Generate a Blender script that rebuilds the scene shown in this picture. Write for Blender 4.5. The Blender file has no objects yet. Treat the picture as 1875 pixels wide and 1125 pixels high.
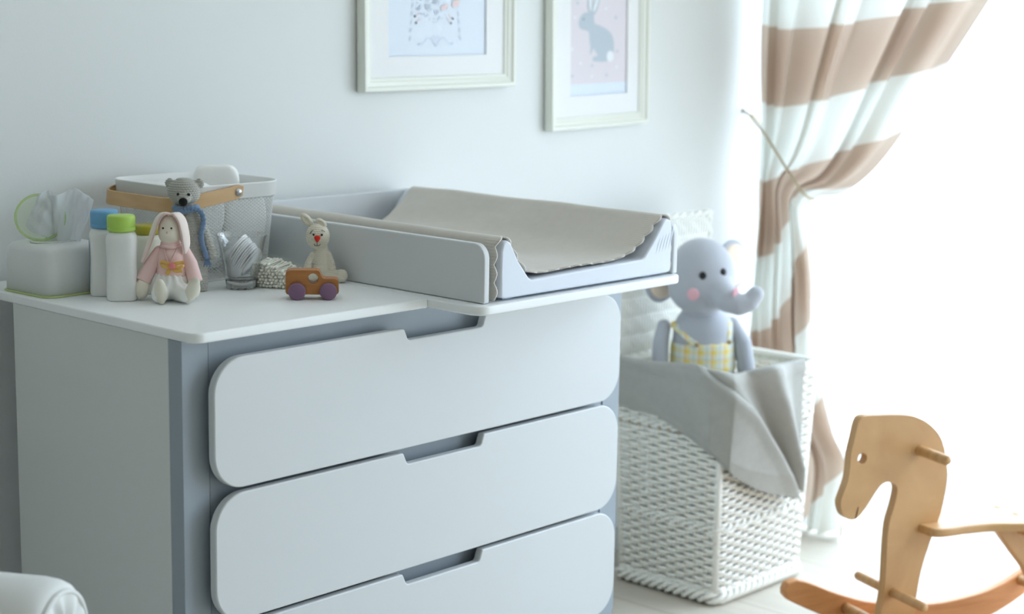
import bpy, bmesh, math, random
import numpy as np
from mathutils import Vector, Matrix, Euler

# ------------------------------------------------------------------ camera, world, light, exposure
SC = bpy.context.scene
COL = SC.collection
R = math.radians
PI = math.pi
rng = np.random.default_rng(7)
random.seed(7)

cam_d = bpy.data.cameras.new('camera')
cam = bpy.data.objects.new('camera', cam_d)
COL.objects.link(cam)
_right = Vector((0.6790, -0.7339, 0.0167))
_up = Vector((0.1133, 0.1272, 0.9854))
_fwd = Vector((0.7253, 0.6672, -0.1695))
_m = Matrix((_right, _up, -_fwd)).transposed().to_4x4()
_m.translation = Vector((-1.641, -2.1364, 1.4066))
cam.matrix_world = _m
cam_d.sensor_width = 36.0
cam_d.lens = 3197.4 / 1875 * 36.0
cam_d.clip_start = 0.05
cam_d.dof.use_dof = True
cam_d.dof.focus_distance = 2.95
cam_d.dof.aperture_fstop = 3.2
SC.camera = cam

world = bpy.data.worlds.new('daylight')
SC.world = world
world.use_nodes = True
_bg = world.node_tree.nodes['Background']
# bright overcast sky: brighter overhead, dimmer pale ground below the horizon
_wn = world.node_tree
_tc = _wn.nodes.new('ShaderNodeTexCoord')
_sx = _wn.nodes.new('ShaderNodeSeparateXYZ')
_wn.links.new(_tc.outputs['Generated'], _sx.inputs[0])
_mr = _wn.nodes.new('ShaderNodeMapRange')
_mr.inputs[1].default_value, _mr.inputs[2].default_value = -1, 1
_wn.links.new(_sx.outputs[2], _mr.inputs[0])
_rp = _wn.nodes.new('ShaderNodeValToRGB')
_e = _rp.color_ramp.elements
_e[0].position, _e[0].color = .46, (.47, .52, .56, 1)
_e[1].position, _e[1].color = .56, (.62, .75, .88, 1)
_n = _e.new(.82)
_n.color = (1.54, 1.86, 2.22, 1)
_wn.links.new(_mr.outputs[0], _rp.inputs[0])
_wn.links.new(_rp.outputs[0], _bg.inputs[0])
_bg.inputs[1].default_value = 6.25

SC.view_settings.view_transform = 'Standard'
SC.view_settings.look = 'None'
SC.view_settings.exposure = 0.0
SC.view_settings.gamma = 1.0
SC.view_settings.use_curve_mapping = False
SC.cycles.use_denoising = True
SC.cycles.max_bounces = 10
SC.cycles.diffuse_bounces = 6
SC.cycles.transparent_max_bounces = 24
SC.cycles.sample_clamp_indirect = 6.0
SC.cycles.caustics_reflective = False
SC.cycles.caustics_refractive = False

WALL_Y = 0.66          # picture wall
WIN_X = 2.64           # window wall
ZT = 0.905             # dresser top
# daylight through the window opening: a portal guides the sky light in
_p = bpy.data.lights.new('window_daylight', 'AREA')
_p.shape = 'RECTANGLE'
_p.size = 3.25
_p.size_y = 2.4
_p.cycles.is_portal = True
_po = bpy.data.objects.new('window_daylight', _p)
COL.objects.link(_po)
_po.location = (WIN_X + 0.02, -1.50, 1.30)
_po.rotation_euler = (0, R(90), 0)
_p.size, _p.size_y = 2.2, 4.2


# ------------------------------------------------------------------ helpers
def lin(r, g, b):
    f = lambda c: (c / 12.92 if c <= 0.04045 else ((c + 0.055) / 1.055) ** 2.4)
    return (f(r / 255), f(g / 255), f(b / 255), 1.0)


def mat(name, col, rough=0.5, bump=None, noise=None, spec=0.5, sheen=0.0, trans=0.0, metal=0.0, vary=None, coat=0.0):
    """bump=(scale, strength, distance); vary=(scale, second colour, low, high)"""
    m = bpy.data.materials.new(name)
    m.use_nodes = True
    nt = m.node_tree
    b = nt.nodes['Principled BSDF']
    b.inputs['Base Color'].default_value = col
    b.inputs['Roughness'].default_value = rough
    b.inputs['Specular IOR Level'].default_value = spec
    b.inputs['Metallic'].default_value = metal
    b.inputs['Sheen Weight'].default_value = sheen
    b.inputs['Coat Weight'].default_value = coat
    b.inputs['Coat Roughness'].default_value = 0.12
    tc = nt.nodes.new('ShaderNodeTexCoord')
    if vary:
        n = nt.nodes.new('ShaderNodeTexNoise')
        n.inputs['Scale'].default_value = vary[0]
        n.inputs['Detail'].default_value = 5
        nt.links.new(tc.outputs['Object'], n.inputs['Vector'])
        cr = nt.nodes.new('ShaderNodeValToRGB')
        cr.color_ramp.elements[0].color = col
        cr.color_ramp.elements[1].color = vary[1]
        cr.color_ramp.elements[0].position = vary[2]
        cr.color_ramp.elements[1].position = vary[3]
        nt.links.new(n.outputs['Fac'], cr.inputs['Fac'])
        nt.links.new(cr.outputs['Color'], b.inputs['Base Color'])
    if bump:
        n = nt.nodes.new('ShaderNodeTexNoise')
        n.inputs['Scale'].default_value = bump[0]
        n.inputs['Detail'].default_value = 3
        nt.links.new(tc.outputs['Object'], n.inputs['Vector'])
        bp = nt.nodes.new('ShaderNodeBump')
        bp.inputs['Strength'].default_value = bump[1]
        bp.inputs['Distance'].default_value = bump[2]
        nt.links.new(n.outputs['Fac'], bp.inputs['Height'])
        nt.links.new(bp.outputs['Normal'], b.inputs['Normal'])
    if trans > 0:
        t = nt.nodes.new('ShaderNodeBsdfTranslucent')
        t.inputs['Color'].default_value = col
        mx = nt.nodes.new('ShaderNodeMixShader')
        mx.inputs[0].default_value = trans
        nt.links.new(b.outputs[0], mx.inputs[1])
        nt.links.new(t.outputs[0], mx.inputs[2])
        nt.links.new(mx.outputs[0], nt.nodes['Material Output'].inputs['Surface'])
    return m


def wood(name, c1, c2, scale=(40, 6, 3), rough=0.45, axis='Object'):
    m = mat(name, c1, rough)
    nt = m.node_tree
    b = nt.nodes['Principled BSDF']
    tc = nt.nodes.new('ShaderNodeTexCoord')
    mp = nt.nodes.new('ShaderNodeMapping')
    mp.inputs['Scale'].default_value = scale
    n = nt.nodes.new('ShaderNodeTexNoise')
    n.inputs['Scale'].default_value = 1.0
    n.inputs['Detail'].default_value = 6
    n.inputs['Distortion'].default_value = 0.6
    cr = nt.nodes.new('ShaderNodeValToRGB')
    cr.color_ramp.elements[0].position = 0.3
    cr.color_ramp.elements[1].position = 0.72
    cr.color_ramp.elements[0].color = c1
    cr.color_ramp.elements[1].color = c2
    nt.links.new(tc.outputs[axis], mp.inputs[0])
    nt.links.new(mp.outputs[0], n.inputs['Vector'])
    nt.links.new(n.outputs['Fac'], cr.inputs['Fac'])
    nt.links.new(cr.outputs[0], b.inputs['Base Color'])
    return m


def clear(name, tint=(1, 1, 1, 1), gloss=0.25, milky=0.0, milk=(1, 1, 1, 1), power=3.5):
    """thin clear plastic or glass: transparent with a fresnel reflection and a little milkiness"""
    m = bpy.data.materials.new(name)
    m.use_nodes = True
    nt = m.node_tree
    nt.nodes.remove(nt.nodes['Principled BSDF'])
    out = nt.nodes['Material Output']
    t = nt.nodes.new('ShaderNodeBsdfTransparent')
    t.inputs[0].default_value = tint
    g = nt.nodes.new('ShaderNodeBsdfGlossy')
    g.inputs['Roughness'].default_value = 0.06
    lw = nt.nodes.new('ShaderNodeLayerWeight')
    lw.inputs['Blend'].default_value = .5
    pw = nt.nodes.new('ShaderNodeMath')
    pw.operation = 'POWER'
    nt.links.new(lw.outputs['Facing'], pw.inputs[0])
    pw.inputs[1].default_value = power
    ma = nt.nodes.new('ShaderNodeMath')
    ma.operation = 'MULTIPLY_ADD'
    ma.use_clamp = True
    nt.links.new(pw.outputs[0], ma.inputs[0])
    ma.inputs[1].default_value = gloss * 2.0
    ma.inputs[2].default_value = gloss * .10
    mx = nt.nodes.new('ShaderNodeMixShader')
    nt.links.new(ma.outputs[0], mx.inputs[0])
    nt.links.new(t.outputs[0], mx.inputs[1])
    nt.links.new(g.outputs[0], mx.inputs[2])
    last = mx
    if milky > 0:
        d = nt.nodes.new('ShaderNodeBsdfDiffuse')
        d.inputs[0].default_value = milk
        t2 = nt.nodes.new('ShaderNodeBsdfTranslucent')
        t2.inputs[0].default_value = milk
        m1 = nt.nodes.new('ShaderNodeMixShader')
        m1.inputs[0].default_value = 0.5
        nt.links.new(d.outputs[0], m1.inputs[1])
        nt.links.new(t2.outputs[0], m1.inputs[2])
        m2 = nt.nodes.new('ShaderNodeMixShader')
        m2.inputs[0].default_value = milky
        nt.links.new(mx.outputs[0], m2.inputs[1])
        nt.links.new(m1.outputs[0], m2.inputs[2])
        last = m2
    nt.links.new(last.outputs[0], out.inputs['Surface'])
    return m


def mesh(verts, faces, name='m', smooth=True):
    me = bpy.data.meshes.new(name)
    me.from_pydata([tuple(map(float, v)) for v in verts], [], [tuple(map(int, f)) for f in faces])
    me.update()
    if smooth:
        me.shade_smooth()
    return me


class MB:
    """collects shapes that belong to ONE part"""
    def __init__(self):
        self.v, self.f, self.mi = [], [], []

    def add(self, verts, faces, mi=0):
        o = len(self.v)
        self.v.extend([tuple(map(float, p)) for p in verts])
        self.f.extend([tuple(int(i) + o for i in f) for f in faces])
        self.mi.extend([mi] * len(faces))
        return self

    def mesh(self, smooth=True):
        me = mesh(self.v, self.f, smooth=smooth)
        if any(self.mi):
            me.polygons.foreach_set('material_index', self.mi)
        return me


def tag(o, label=None, cat=None, group=None, kind=None):
    if label: o['label'] = label
    if cat: o['category'] = cat
    if group: o['group'] = group
    if kind: o['kind'] = kind
    return o


def thing(name, label, cat, loc=(0, 0, 0), rotz=0.0, group=None):
    o = bpy.data.objects.new(name, None)
    o.empty_display_size = 0.05
    COL.objects.link(o)
    o.location = loc
    o.rotation_euler = (0, 0, rotz)
    return tag(o, label, cat, group)


def obj(name, me, mats, parent=None, bevel=None, subsurf=0, solid=None, loc=None, rot=None, label=None, segs=3, angle=35):
    if isinstance(me, MB):
        me = me.mesh()
    o = bpy.data.objects.new(name, me)
    COL.objects.link(o)
    for m in (mats if isinstance(mats, (list, tuple)) else [mats]):
        if len(me.materials) < 8:
            me.materials.append(m)
    if parent: o.parent = parent
    if loc is not None: o.location = loc
    if rot is not None: o.rotation_euler = rot
    if label: o['label'] = label
    if solid:
        s = o.modifiers.new('solid', 'SOLIDIFY')
        s.thickness = solid
        s.offset = 0
    if bevel:
        b = o.modifiers.new('bevel', 'BEVEL')
        b.width = bevel
        b.segments = segs
        b.limit_method = 'ANGLE'
        b.angle_limit = R(angle)
        b.harden_normals = True
        w = o.modifiers.new('wn', 'WEIGHTED_NORMAL')
        w.keep_sharp = False
    if subsurf:
        s = o.modifiers.new('sub', 'SUBSURF')
        s.levels = subsurf
        s.render_levels = subsurf
    return o


def struct(name, me, m, **k):
    o = obj(name, me, m, **k)
    o['kind'] = 'structure'
    return o


def box(x0, x1, y0, y1, z0, z1):
    v = [(x, y, z) for x in (x0, x1) for y in (y0, y1) for z in (z0, z1)]
    f = [(0, 1, 3, 2), (4, 6, 7, 5), (0, 4, 5, 1), (2, 3, 7, 6), (0, 2, 6, 4), (1, 5, 7, 3)]
    return v, f


def boxm(*a):
    return MB().add(*box(*a)).mesh(smooth=False)


def rrect(x0, x1, y0, y1, r, n=8, corners=(1, 1, 1, 1)):
    """counter-clockwise rounded rectangle; corners: (x1y0, x1y1, x0y1, x0y0)"""
    p = []
    cs = [(x1, y0, -1, 1, -90), (x1, y1, -1, -1, 0), (x0, y1, 1, -1, 90), (x0, y0, 1, 1, 180)]
    for (x, y, sx, sy, a0), on in zip(cs, corners):
        rr = r * on
        if rr <= 0:
            p.append((x, y))
            continue
        for i in range(n + 1):
            a = R(a0 + 90 * i / n)
            p.append((x + sx * rr + rr * math.cos(a), y + sy * rr + rr * math.sin(a)))
    return p


def prism(poly, d0, d1, axis='z', holes=(), smooth=True):
    """extrude a polygon (2D) between d0 and d1 along an axis, with optional holes, as quads + caps"""
    bm = bmesh.new()
    def P(a, b, d):
        return {'z': (a, b, d), 'y': (a, d, b), 'x': (d, a, b)}[axis]
    loops = [poly] + list(holes)
    eds = []
    for lp in loops:
        vs = [bm.verts.new(P(a, b, d0)) for a, b in lp]
        eds += [bm.edges.new((vs[i], vs[(i + 1) % len(vs)])) for i in range(len(vs))]
    if holes:
        bmesh.ops.triangle_fill(bm, use_beauty=True, use_dissolve=False, edges=eds)
    else:
        bm.faces.new(bm.verts[:])
    fs = bm.faces[:]
    off = Vector(P(0, 0, d1)) - Vector(P(0, 0, d0))
    ex = bmesh.ops.extrude_face_region(bm, geom=fs)
    vs = [g for g in ex['geom'] if isinstance(g, bmesh.types.BMVert)]
    bmesh.ops.translate(bm, verts=vs, vec=off)
    bmesh.ops.recalc_face_normals(bm, faces=bm.faces[:])
    me = bpy.data.meshes.new('prism')
    bm.to_mesh(me)
    bm.free()
    if smooth:
        me.shade_smooth()
    return me


def catmull(pts, n=8, closed=False):
    p = np.array(pts, float)
    out = []
    N = len(p)
    for i in range(N if closed else N - 1):
        if closed:
            a, b, c, d = p[i - 1], p[i], p[(i + 1) % N], p[(i + 2) % N]
        else:
            b, c = p[i], p[i + 1]
            a = p[i - 1] if i > 0 else 2 * b - c
            d = p[i + 2] if i + 2 < N else 2 * c - b
        for k in range(n):
            t = k / n
            out.append(0.5 * ((2 * b) + (c - a) * t + (2 * a - 5 * b + 4 * c - d) * t * t + (3 * b - a - 3 * c + d) * t ** 3))
    if not closed:
        out.append(p[-1])
    return np.array(out)


def tube(path, rad, n=8, closed=False, flat=None, up=None, cap=True):
    """tube along a path; rad scalar or per point; flat=(k) squashes it along the frame's second axis"""
    p = np.array(path, float)
    N = len(p)
    rad = np.broadcast_to(np.asarray(rad, float), (N,))
    if closed:
        tg = np.roll(p, -1, 0) - np.roll(p, 1, 0)
    else:
        tg = np.gradient(p, axis=0)
    tg = tg / (np.linalg.norm(tg, axis=1)[:, None] + 1e-12)
    u = np.array(up if up is not None else ((0, 0, 1) if abs(tg[0][2]) < 0.9 else (1, 0, 0)), float)
    us = []
    for i in range(N):
        if up is not None:
            u = np.array(up, float)
        u = u - tg[i] * (u @ tg[i])
        u = u / (np.linalg.norm(u) + 1e-12)
        us.append(u)
    us = np.array(us)
    ws = np.cross(tg, us)
    k = 1.0 if flat is None else flat
    a = np.linspace(0, 2 * PI, n, endpoint=False)
    V = (p[:, None, :] + rad[:, None, None] * (np.cos(a)[None, :, None] * ws[:, None, :] + k * np.sin(a)[None, :, None] * us[:, None, :])).reshape(-1, 3)
    F = []
    for i in range(N if closed else N - 1):
        j = (i + 1) % N
        for q in range(n):
            F.append((i * n + q, i * n + (q + 1) % n, j * n + (q + 1) % n, j * n + q))
    if cap and not closed:
        F.append(tuple(range(n))[::-1])
        F.append(tuple((N - 1) * n + q for q in range(n)))
    return V, F


def lathe(prof, n=40, sq=None, cx=0, cy=0):
    """profile [(r,z)...] turned about z; sq = superellipse exponent for squarish sections"""
    V, F = [], []
    for r, z in prof:
        for i in range(n):
            a = 2 * PI * i / n
            c, s = math.cos(a), math.sin(a)
            k = 1.0
            if sq:
                k = (abs(c) ** sq + abs(s) ** sq) ** (-1.0 / sq)
            V.append((cx + r * k * c, cy + r * k * s, z))
    for j in range(len(prof) - 1):
        for i in range(n):
            F.append((j * n + i, j * n + (i + 1) % n, (j + 1) * n + (i + 1) % n, (j + 1) * n + i))
    if prof[0][0] > 1e-6: F.append(tuple(range(n))[::-1])
    if prof[-1][0] > 1e-6: F.append(tuple((len(prof) - 1) * n + i for i in range(n)))
    return V, F


def ball(c, r, n=16, m=10, rot=None):
    r = (r, r, r) if not hasattr(r, '__len__') else r
    V, F = [], []
    M3 = rot.to_matrix() if rot is not None else None
    for j in range(m + 1):
        t = PI * j / m
        for i in range(n):
            a = 2 * PI * i / n
            p = Vector((r[0] * math.sin(t) * math.cos(a), r[1] * math.sin(t) * math.sin(a), r[2] * math.cos(t)))
            if M3 is not None: p = M3 @ p
            V.append((c[0] + p.x, c[1] + p.y, c[2] + p.z))
    for j in range(m):
        for i in range(n):
            F.append((j * n + i, (j + 1) * n + i, (j + 1) * n + (i + 1) % n, j * n + (i + 1) % n))
    return V, F


def grid(fn, nu, nv, closed_u=False):
    """surface from fn(u, v) -> xyz with u, v in 0..1; carries a UV map"""
    V = [fn(i / (nu if closed_u else nu - 1), j / (nv - 1)) for j in range(nv) for i in range(nu)]
    F = []
    uv = []
    for j in range(nv - 1):
        for i in range(nu if closed_u else nu - 1):
            k = (i + 1) % nu
            F.append((j * nu + i, j * nu + k, (j + 1) * nu + k, (j + 1) * nu + i))
            i1 = (i + 1)
            d = nu if closed_u else nu - 1
            uv += [i / d, j / (nv - 1), i1 / d, j / (nv - 1), i1 / d, (j + 1) / (nv - 1), i / d, (j + 1) / (nv - 1)]
    me = mesh(V, F)
    l = me.uv_layers.new(name='UVMap')
    l.data.foreach_set('uv', uv)
    return me


# ---- implicit surfaces for soft toys: one continuous skin per body
def s_ell(c, r, rot=None):
    c = np.array(c, float); r = np.array(r, float)
    M3 = np.array(rot.to_matrix()).T if rot is not None else None
    def f(P):
        q = P - c
        if M3 is not None: q = q @ M3.T
        k0 = np.sqrt(((q / r) ** 2).sum(-1)) + 1e-9
        k1 = np.sqrt(((q / (r * r)) ** 2).sum(-1)) + 1e-9
        return k0 * (k0 - 1) / k1
    return f


def s_cap(a, b, ra, rb):
    a = np.array(a, float); b = np.array(b, float)
    d = b - a
    L = (d @ d) + 1e-12
    def f(P):
        t = np.clip(((P - a) @ d) / L, 0, 1)
        q = P - a - t[..., None] * d
        return np.sqrt((q ** 2).sum(-1)) - (ra + (rb - ra) * t)
    return f


def s_chain(pts, rads):
    fs = [s_cap(pts[i], pts[i + 1], rads[i], rads[i + 1]) for i in range(len(pts) - 1)]
    return lambda P: np.min([f(P) for f in fs], axis=0)


def s_union(fs, k):
    def f(P):
        d = fs[0](P)
        for g in fs[1:]:
            e = g(P)
            h = np.clip(0.5 + 0.5 * (e - d) / k, 0, 1)
            d = e + (d - e) * h - k * h * (1 - h)
        return d
    return f


def sdf_mesh(f, lo, hi, h, stitch=None):
    lo = np.array(lo, float); hi = np.array(hi, float)
    n = np.ceil((hi - lo) / h).astype(int) + 1
    ax = [lo[i] + h * np.arange(n[i]) for i in range(3)]
    G = np.stack(np.meshgrid(*ax, indexing='ij'), -1)
    V = np.empty(tuple(n))
    for i in range(n[0]):
        V[i] = f(G[i])
    s = V < 0
    c = np.array(n) - 1
    acc = np.zeros(tuple(c) + (3,)); cnt = np.zeros(tuple(c))
    corners = [(a, b, d) for a in (0, 1) for b in (0, 1) for d in (0, 1)]
    sl = lambda A, o: A[o[0]:o[0] + c[0], o[1]:o[1] + c[1], o[2]:o[2] + c[2]]
    for a in corners:
        for axx in range(3):
            if a[axx]: continue
            b = list(a); b[axx] = 1
            va, vb = sl(V, a), sl(V, b)
            m = (va < 0) != (vb < 0)
            t = np.where(m, va / np.where(m, va - vb, 1), 0)
            p = np.zeros(tuple(c) + (3,))
            for q in range(3):
                p[..., q] = a[q]
            p[..., axx] = t
            acc += p * m[..., None]
            cnt += m
    act = cnt > 0
    idx = -np.ones(tuple(c), int)
    idx[act] = np.arange(act.sum())
    ijk = np.argwhere(act)
    verts = lo + h * (ijk + acc[act] / cnt[act][:, None])
    faces = []
    for axx in range(3):
        o1, o2 = [(1, 2), (2, 0), (0, 1)][axx]
        S0 = np.take(s, np.arange(0, n[axx] - 1), axx)
        S1 = np.take(s, np.arange(1, n[axx]), axx)
        e = np.argwhere(S0 != S1)
        e = e[(e[:, o1] > 0) & (e[:, o2] > 0) & (e[:, o1] < c[o1]) & (e[:, o2] < c[o2])]
        ins = S0[tuple(e.T)]
        d1 = np.zeros(3, int); d1[o1] = 1
        d2 = np.zeros(3, int); d2[o2] = 1
        q = [idx[tuple((e - d1 - d2).T)], idx[tuple((e - d2).T)], idx[tuple(e.T)], idx[tuple((e - d1).T)]]
        Q = np.stack(q, 1)
        Q[~ins] = Q[~ins][:, ::-1]
        faces.append(Q)
    faces = np.concatenate(faces)
    me = mesh(verts, faces)
    if stitch:
        co = np.array([v.co for v in me.vertices])
        no = np.array([v.normal for v in me.vertices])
        co = co + no * stitch(co)[:, None]
        me.vertices.foreach_set('co', co.ravel())
        me.update()
    return me


def stitches(rowh, sw, amp, cx=0.0, cy=0.0, rad=0.025):
    """crochet rows: raised stitches with dips between, as real relief"""
    def f(P):
        r = P[:, 2] / rowh
        a = np.arctan2(P[:, 1] - cy, P[:, 0] - cx) * rad / sw + np.floor(r) * 0.5
        row = np.abs(np.sin(PI * r)) ** 0.6
        st = np.abs(np.sin(PI * a)) ** 0.5
        return amp * (row * (0.35 + 0.65 * st) - 1.0)
    return f


# ------------------------------------------------------------------ materials
M = {}
M['wall'] = mat('wall_paint', lin(231, 234, 233), 0.75, bump=(220, 0.06, 0.002), spec=0.25)
M['ceiling'] = mat('ceiling_paint', lin(250, 249, 246), 0.9)
M['white'] = mat('white_lacquer', lin(215, 218, 219), 0.34, bump=(90, 0.02, 0.001))
M['whitelit'] = mat('white_lacquer_lit', lin(248, 250, 250), 0.42, spec=0.5, bump=(60, 0.012, 0.001))  # same white lacquer, lightened in colour to carry the light on the top
M['panel'] = mat('white_panel', lin(222, 224, 222), 0.5, bump=(90, 0.02, 0.001))
M['grey'] = mat('grey_lacquer', lin(156, 166, 175), 0.38, bump=(90, 0.02, 0.001))
M['vinyl'] = mat('white_vinyl', lin(220, 226, 236), 0.4, bump=(60, 0.05, 0.002))
M['frame'] = mat('ivory_frame', lin(236, 238, 228), 0.4)
M['passe'] = mat('picture_mount', lin(240, 241, 241), 0.8)
M['wood'] = wood('beech_wood', lin(208, 164, 112), lin(188, 142, 92), (7, 60, 7), 0.42)
M['handle'] = wood('bent_wood', lin(214, 176, 128), lin(199, 160, 110), (9, 9, 60), 0.45)
M['carwood'] = wood('toy_wood', lin(184, 124, 66), lin(156, 98, 48), (20, 60, 60), 0.5)
M['steel'] = mat('steel', lin(205, 208, 212), 0.22, metal=1.0)
M['black'] = mat('black_bead', lin(18, 18, 20), 0.25)
M['blackyarn'] = mat('black_yarn', lin(24, 24, 26), 0.9)
M['mesh'] = mat('white_wire', lin(236, 237, 234), 0.4)


def floor_mat():
    m = mat('pale_floorboards', lin(214, 212, 206), 0.38)
    nt = m.node_tree
    b = nt.nodes['Principled BSDF']
    tc = nt.nodes.new('ShaderNodeTexCoord')
    mp = nt.nodes.new('ShaderNodeMapping')
    mp.inputs['Rotation'].default_value = (0, 0, R(90))
    br = nt.nodes.new('ShaderNodeTexBrick')
    br.inputs['Color1'].default_value = lin(216, 209, 196)
    br.inputs['Color2'].default_value = lin(203, 196, 182)
    br.inputs['Mortar'].default_value = lin(172, 164, 152)
    br.inputs['Scale'].default_value = 1.0
    br.inputs['Mortar Size'].default_value = 0.0025
    br.inputs['Brick Width'].default_value = 1.3
    br.inputs['Row Height'].default_value = 0.19
    nt.links.new(tc.outputs['Object'], mp.inputs[0])
    nt.links.new(mp.outputs[0], br.inputs['Vector'])
    n = nt.nodes.new('ShaderNodeTexNoise')
    n.inputs['Scale'].default_value = 3
    n.inputs['Detail'].default_value = 6
    mp2 = nt.nodes.new('ShaderNodeMapping')
    mp2.inputs['Scale'].default_value = (12, 1.2, 1)
    nt.links.new(tc.outputs['Object'], mp2.inputs[0])
    nt.links.new(mp2.outputs[0], n.inputs['Vector'])
    mx = nt.nodes.new('ShaderNodeMix')
    mx.data_type = 'RGBA'
    mx.blend_type = 'MULTIPLY'
    mx.inputs[0].default_value = 0.25
    nt.links.new(br.outputs['Color'], mx.inputs[6])
    nt.links.new(n.outputs['Fac'], mx.inputs[7])
    nt.links.new(mx.outputs[2], b.inputs['Base Color'])
    return m


# ------------------------------------------------------------------ the room
M['floor'] = floor_mat()
X0, X1, Y0 = -3.2, WIN_X, -4.2
struct('floor', boxm(X0 - .1, X1 + .15, Y0 - .1, WALL_Y + .1, -.06, 0), M['floor'])
struct('ceiling', boxm(X0 - .1, X1 + .15, Y0 - .1, WALL_Y + .1, 2.6, 2.66), M['ceiling'])
struct('wall_back', boxm(X0 - .1, X1 + .15, WALL_Y, WALL_Y + .1, 0, 2.6), M['wall'])
M['wall2'] = mat('taupe_wall_paint', lin(190, 185, 172), 0.8)
struct('wall_left', boxm(X0 - .1, X0, Y0, WALL_Y, 0, 2.6), M['wall2'])
struct('wall_front', boxm(X0 - .1, X1 + .15, Y0 - .1, Y0, 0, 2.6), M['wall2'])
WY0, WY1, WZ0, WZ1 = -3.60, 0.60, 0.08, 2.40
struct('wall_right', prism([(Y0, 0), (WALL_Y, 0), (WALL_Y, 2.6), (Y0, 2.6)], WIN_X, WIN_X + .15, 'x',
                           holes=[[(WY0, WZ0), (WY1, WZ0), (WY1, WZ1), (WY0, WZ1)]], smooth=False), M['wall'])
_w = struct('window_1', boxm(WIN_X + .075, WIN_X + .079, WY0 + .05, WY1 - .05, WZ0 + .05, WZ1 - .05), clear('window_glass', gloss=0.1))
_fb = MB()
for a in ((WY0, WY0 + .06), (WY1 - .04, WY1), (-0.83, -0.76), (-2.23, -2.16)):
    _fb.add(*box(WIN_X + .05, WIN_X + .10, a[0], a[1], WZ0, WZ1))
for a in ((WZ0, WZ0 + .06), (WZ1 - .06, WZ1)):
    _fb.add(*box(WIN_X + .052, WIN_X + .098, WY0, WY1, a[0], a[1]))
obj('window_frame', _fb.mesh(False), M['white'], _w, bevel=.004)
struct('baseboard_back', boxm(X0, X1, WALL_Y - .014, WALL_Y, 0, .07), M['white'], bevel=.004)

# ------------------------------------------------------------------ dresser
XL, XR = -0.042, 1.040
t = thing('dresser', 'white chest of drawers with grey front, in front of the wall with two pictures', 'dresser', (0, 0, 0))
CY = 0.030      # grey front plane
obj('side_panel', boxm(XL + .003, XL + .021, CY + .034, .508, .15, ZT - .0165), M['panel'], t, bevel=.0015)
obj('side_panel', boxm(XR - .021, XR - .003, CY + .034, .508, .15, ZT - .0165), M['panel'], t, bevel=.0015)
obj('back_panel', boxm(XL + .022, XR - .022, .496, .508, .15, ZT - .0165), M['panel'], t)
# the grey front: two posts with rounded feet and the panel between them
for x0, x1 in ((XL + .003, 0.013), (0.985, XR - .003)):
    pl = rrect(x0, x1, .165, ZT - .0166, .03, corners=(1, 0, 0, 0) if x0 > .5 else (0, 0, 0, 1))
    obj('post', prism(pl, CY, CY + .034, 'y'), M['grey'], t, bevel=.0015, label='grey front post')
obj('front_panel', boxm(.0145, .9835, CY + .002, CY + .03, .165, ZT - .0166), M['grey'], t, label='grey panel behind the drawer fronts')
obj('bottom_panel', boxm(XL + .022, XR - .022, CY + .035, .495, .165, .18), M['panel'], t)
for x in (.03, .97):
    for y in (.10, .45):
        obj('leg', MB().add(*tube([(x, y, 0), (x, y, .165)], [.017, .024], 20)), M['grey'], t, bevel=.002)
ZD = [(.8572, .6439), (.6364, .4236), (.4162, .2035)]   # top and bottom of each drawer front
for zt, zb in ZD:
    x0, x1, r = 0.0, 1.0, .058
    n0, n1, nd, ns = .412, .605, .021, .010     # grip cut-out in the top edge
    pts = []
    def arc(cx, cz, a0, a1, rr, n=12):
        return [(cx + rr * math.cos(R(a0 + (a1 - a0) * i / n)), cz + rr * math.sin(R(a0 + (a1 - a0) * i / n))) for i in range(n + 1)]
    pts += arc(x0 + r, zb + r, 180, 270, r) + arc(x1 - r, zb + r, 270, 360, r) + arc(x1 - r, zt - r, 0, 90, r)
    pts += arc(n1 + ns, zt - .004, 90, 170, .004, 4) + arc(n1 - .006, zt - nd + .008, 0, -90, .008, 5)
    pts += arc(n0 + .006 + .006, zt - nd + .008, 270, 190, .008, 5) + arc(n0 - ns + .004, zt - .005, 20, 90, .005, 4)
    pts += arc(x0 + r, zt - r, 90, 180, r)
    d = obj('drawer', prism(pts, 0, .0165, 'y'), M['white'], t, bevel=.0028, segs=3)
    obj('drawer_box', boxm(.03, .97, CY + .031, .49, zb + .02, zt - .04), M['panel'], d)
    obj('drawer_runner', boxm(.25, .75, .0166, CY + .0015, zb + .06, zt - .06), M['grey'], d)
# top board and its overhanging extension under the changing tray
XP = 0.4596
obj('top_board', prism(rrect(XL, XP - .0008, -.007, .640, .022, corners=(0, 0, 0, 1)), ZT - .0165, ZT, 'z'), M['whitelit'], t, bevel=.0035, segs=3)

t = thing('changing_tray', 'white changing tray with raised side boards on the right half of the dresser', 'changing table', (0, 0, 0))
obj('tray_base', prism(rrect(XP, 1.026, -.131, .640, .026, corners=(1, 0, 0, 1)), ZT - .0165, ZT, 'z'), M['whitelit'], t, bevel=.0035, segs=3)
for xb in (.4850, 1.0105):
    pl = rrect(-.115, .626, ZT + .0008, ZT + .1035, .026, corners=(0, 0, 1, 0))
    obj('side_board', prism(pl, xb, xb + .0145, 'x'), M['white'], t, bevel=.003, segs=3)
obj('back_board', boxm(.470, 1.026, .627, .641, ZT + .0008, ZT + .1035), M['white'], t, bevel=.003)

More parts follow.
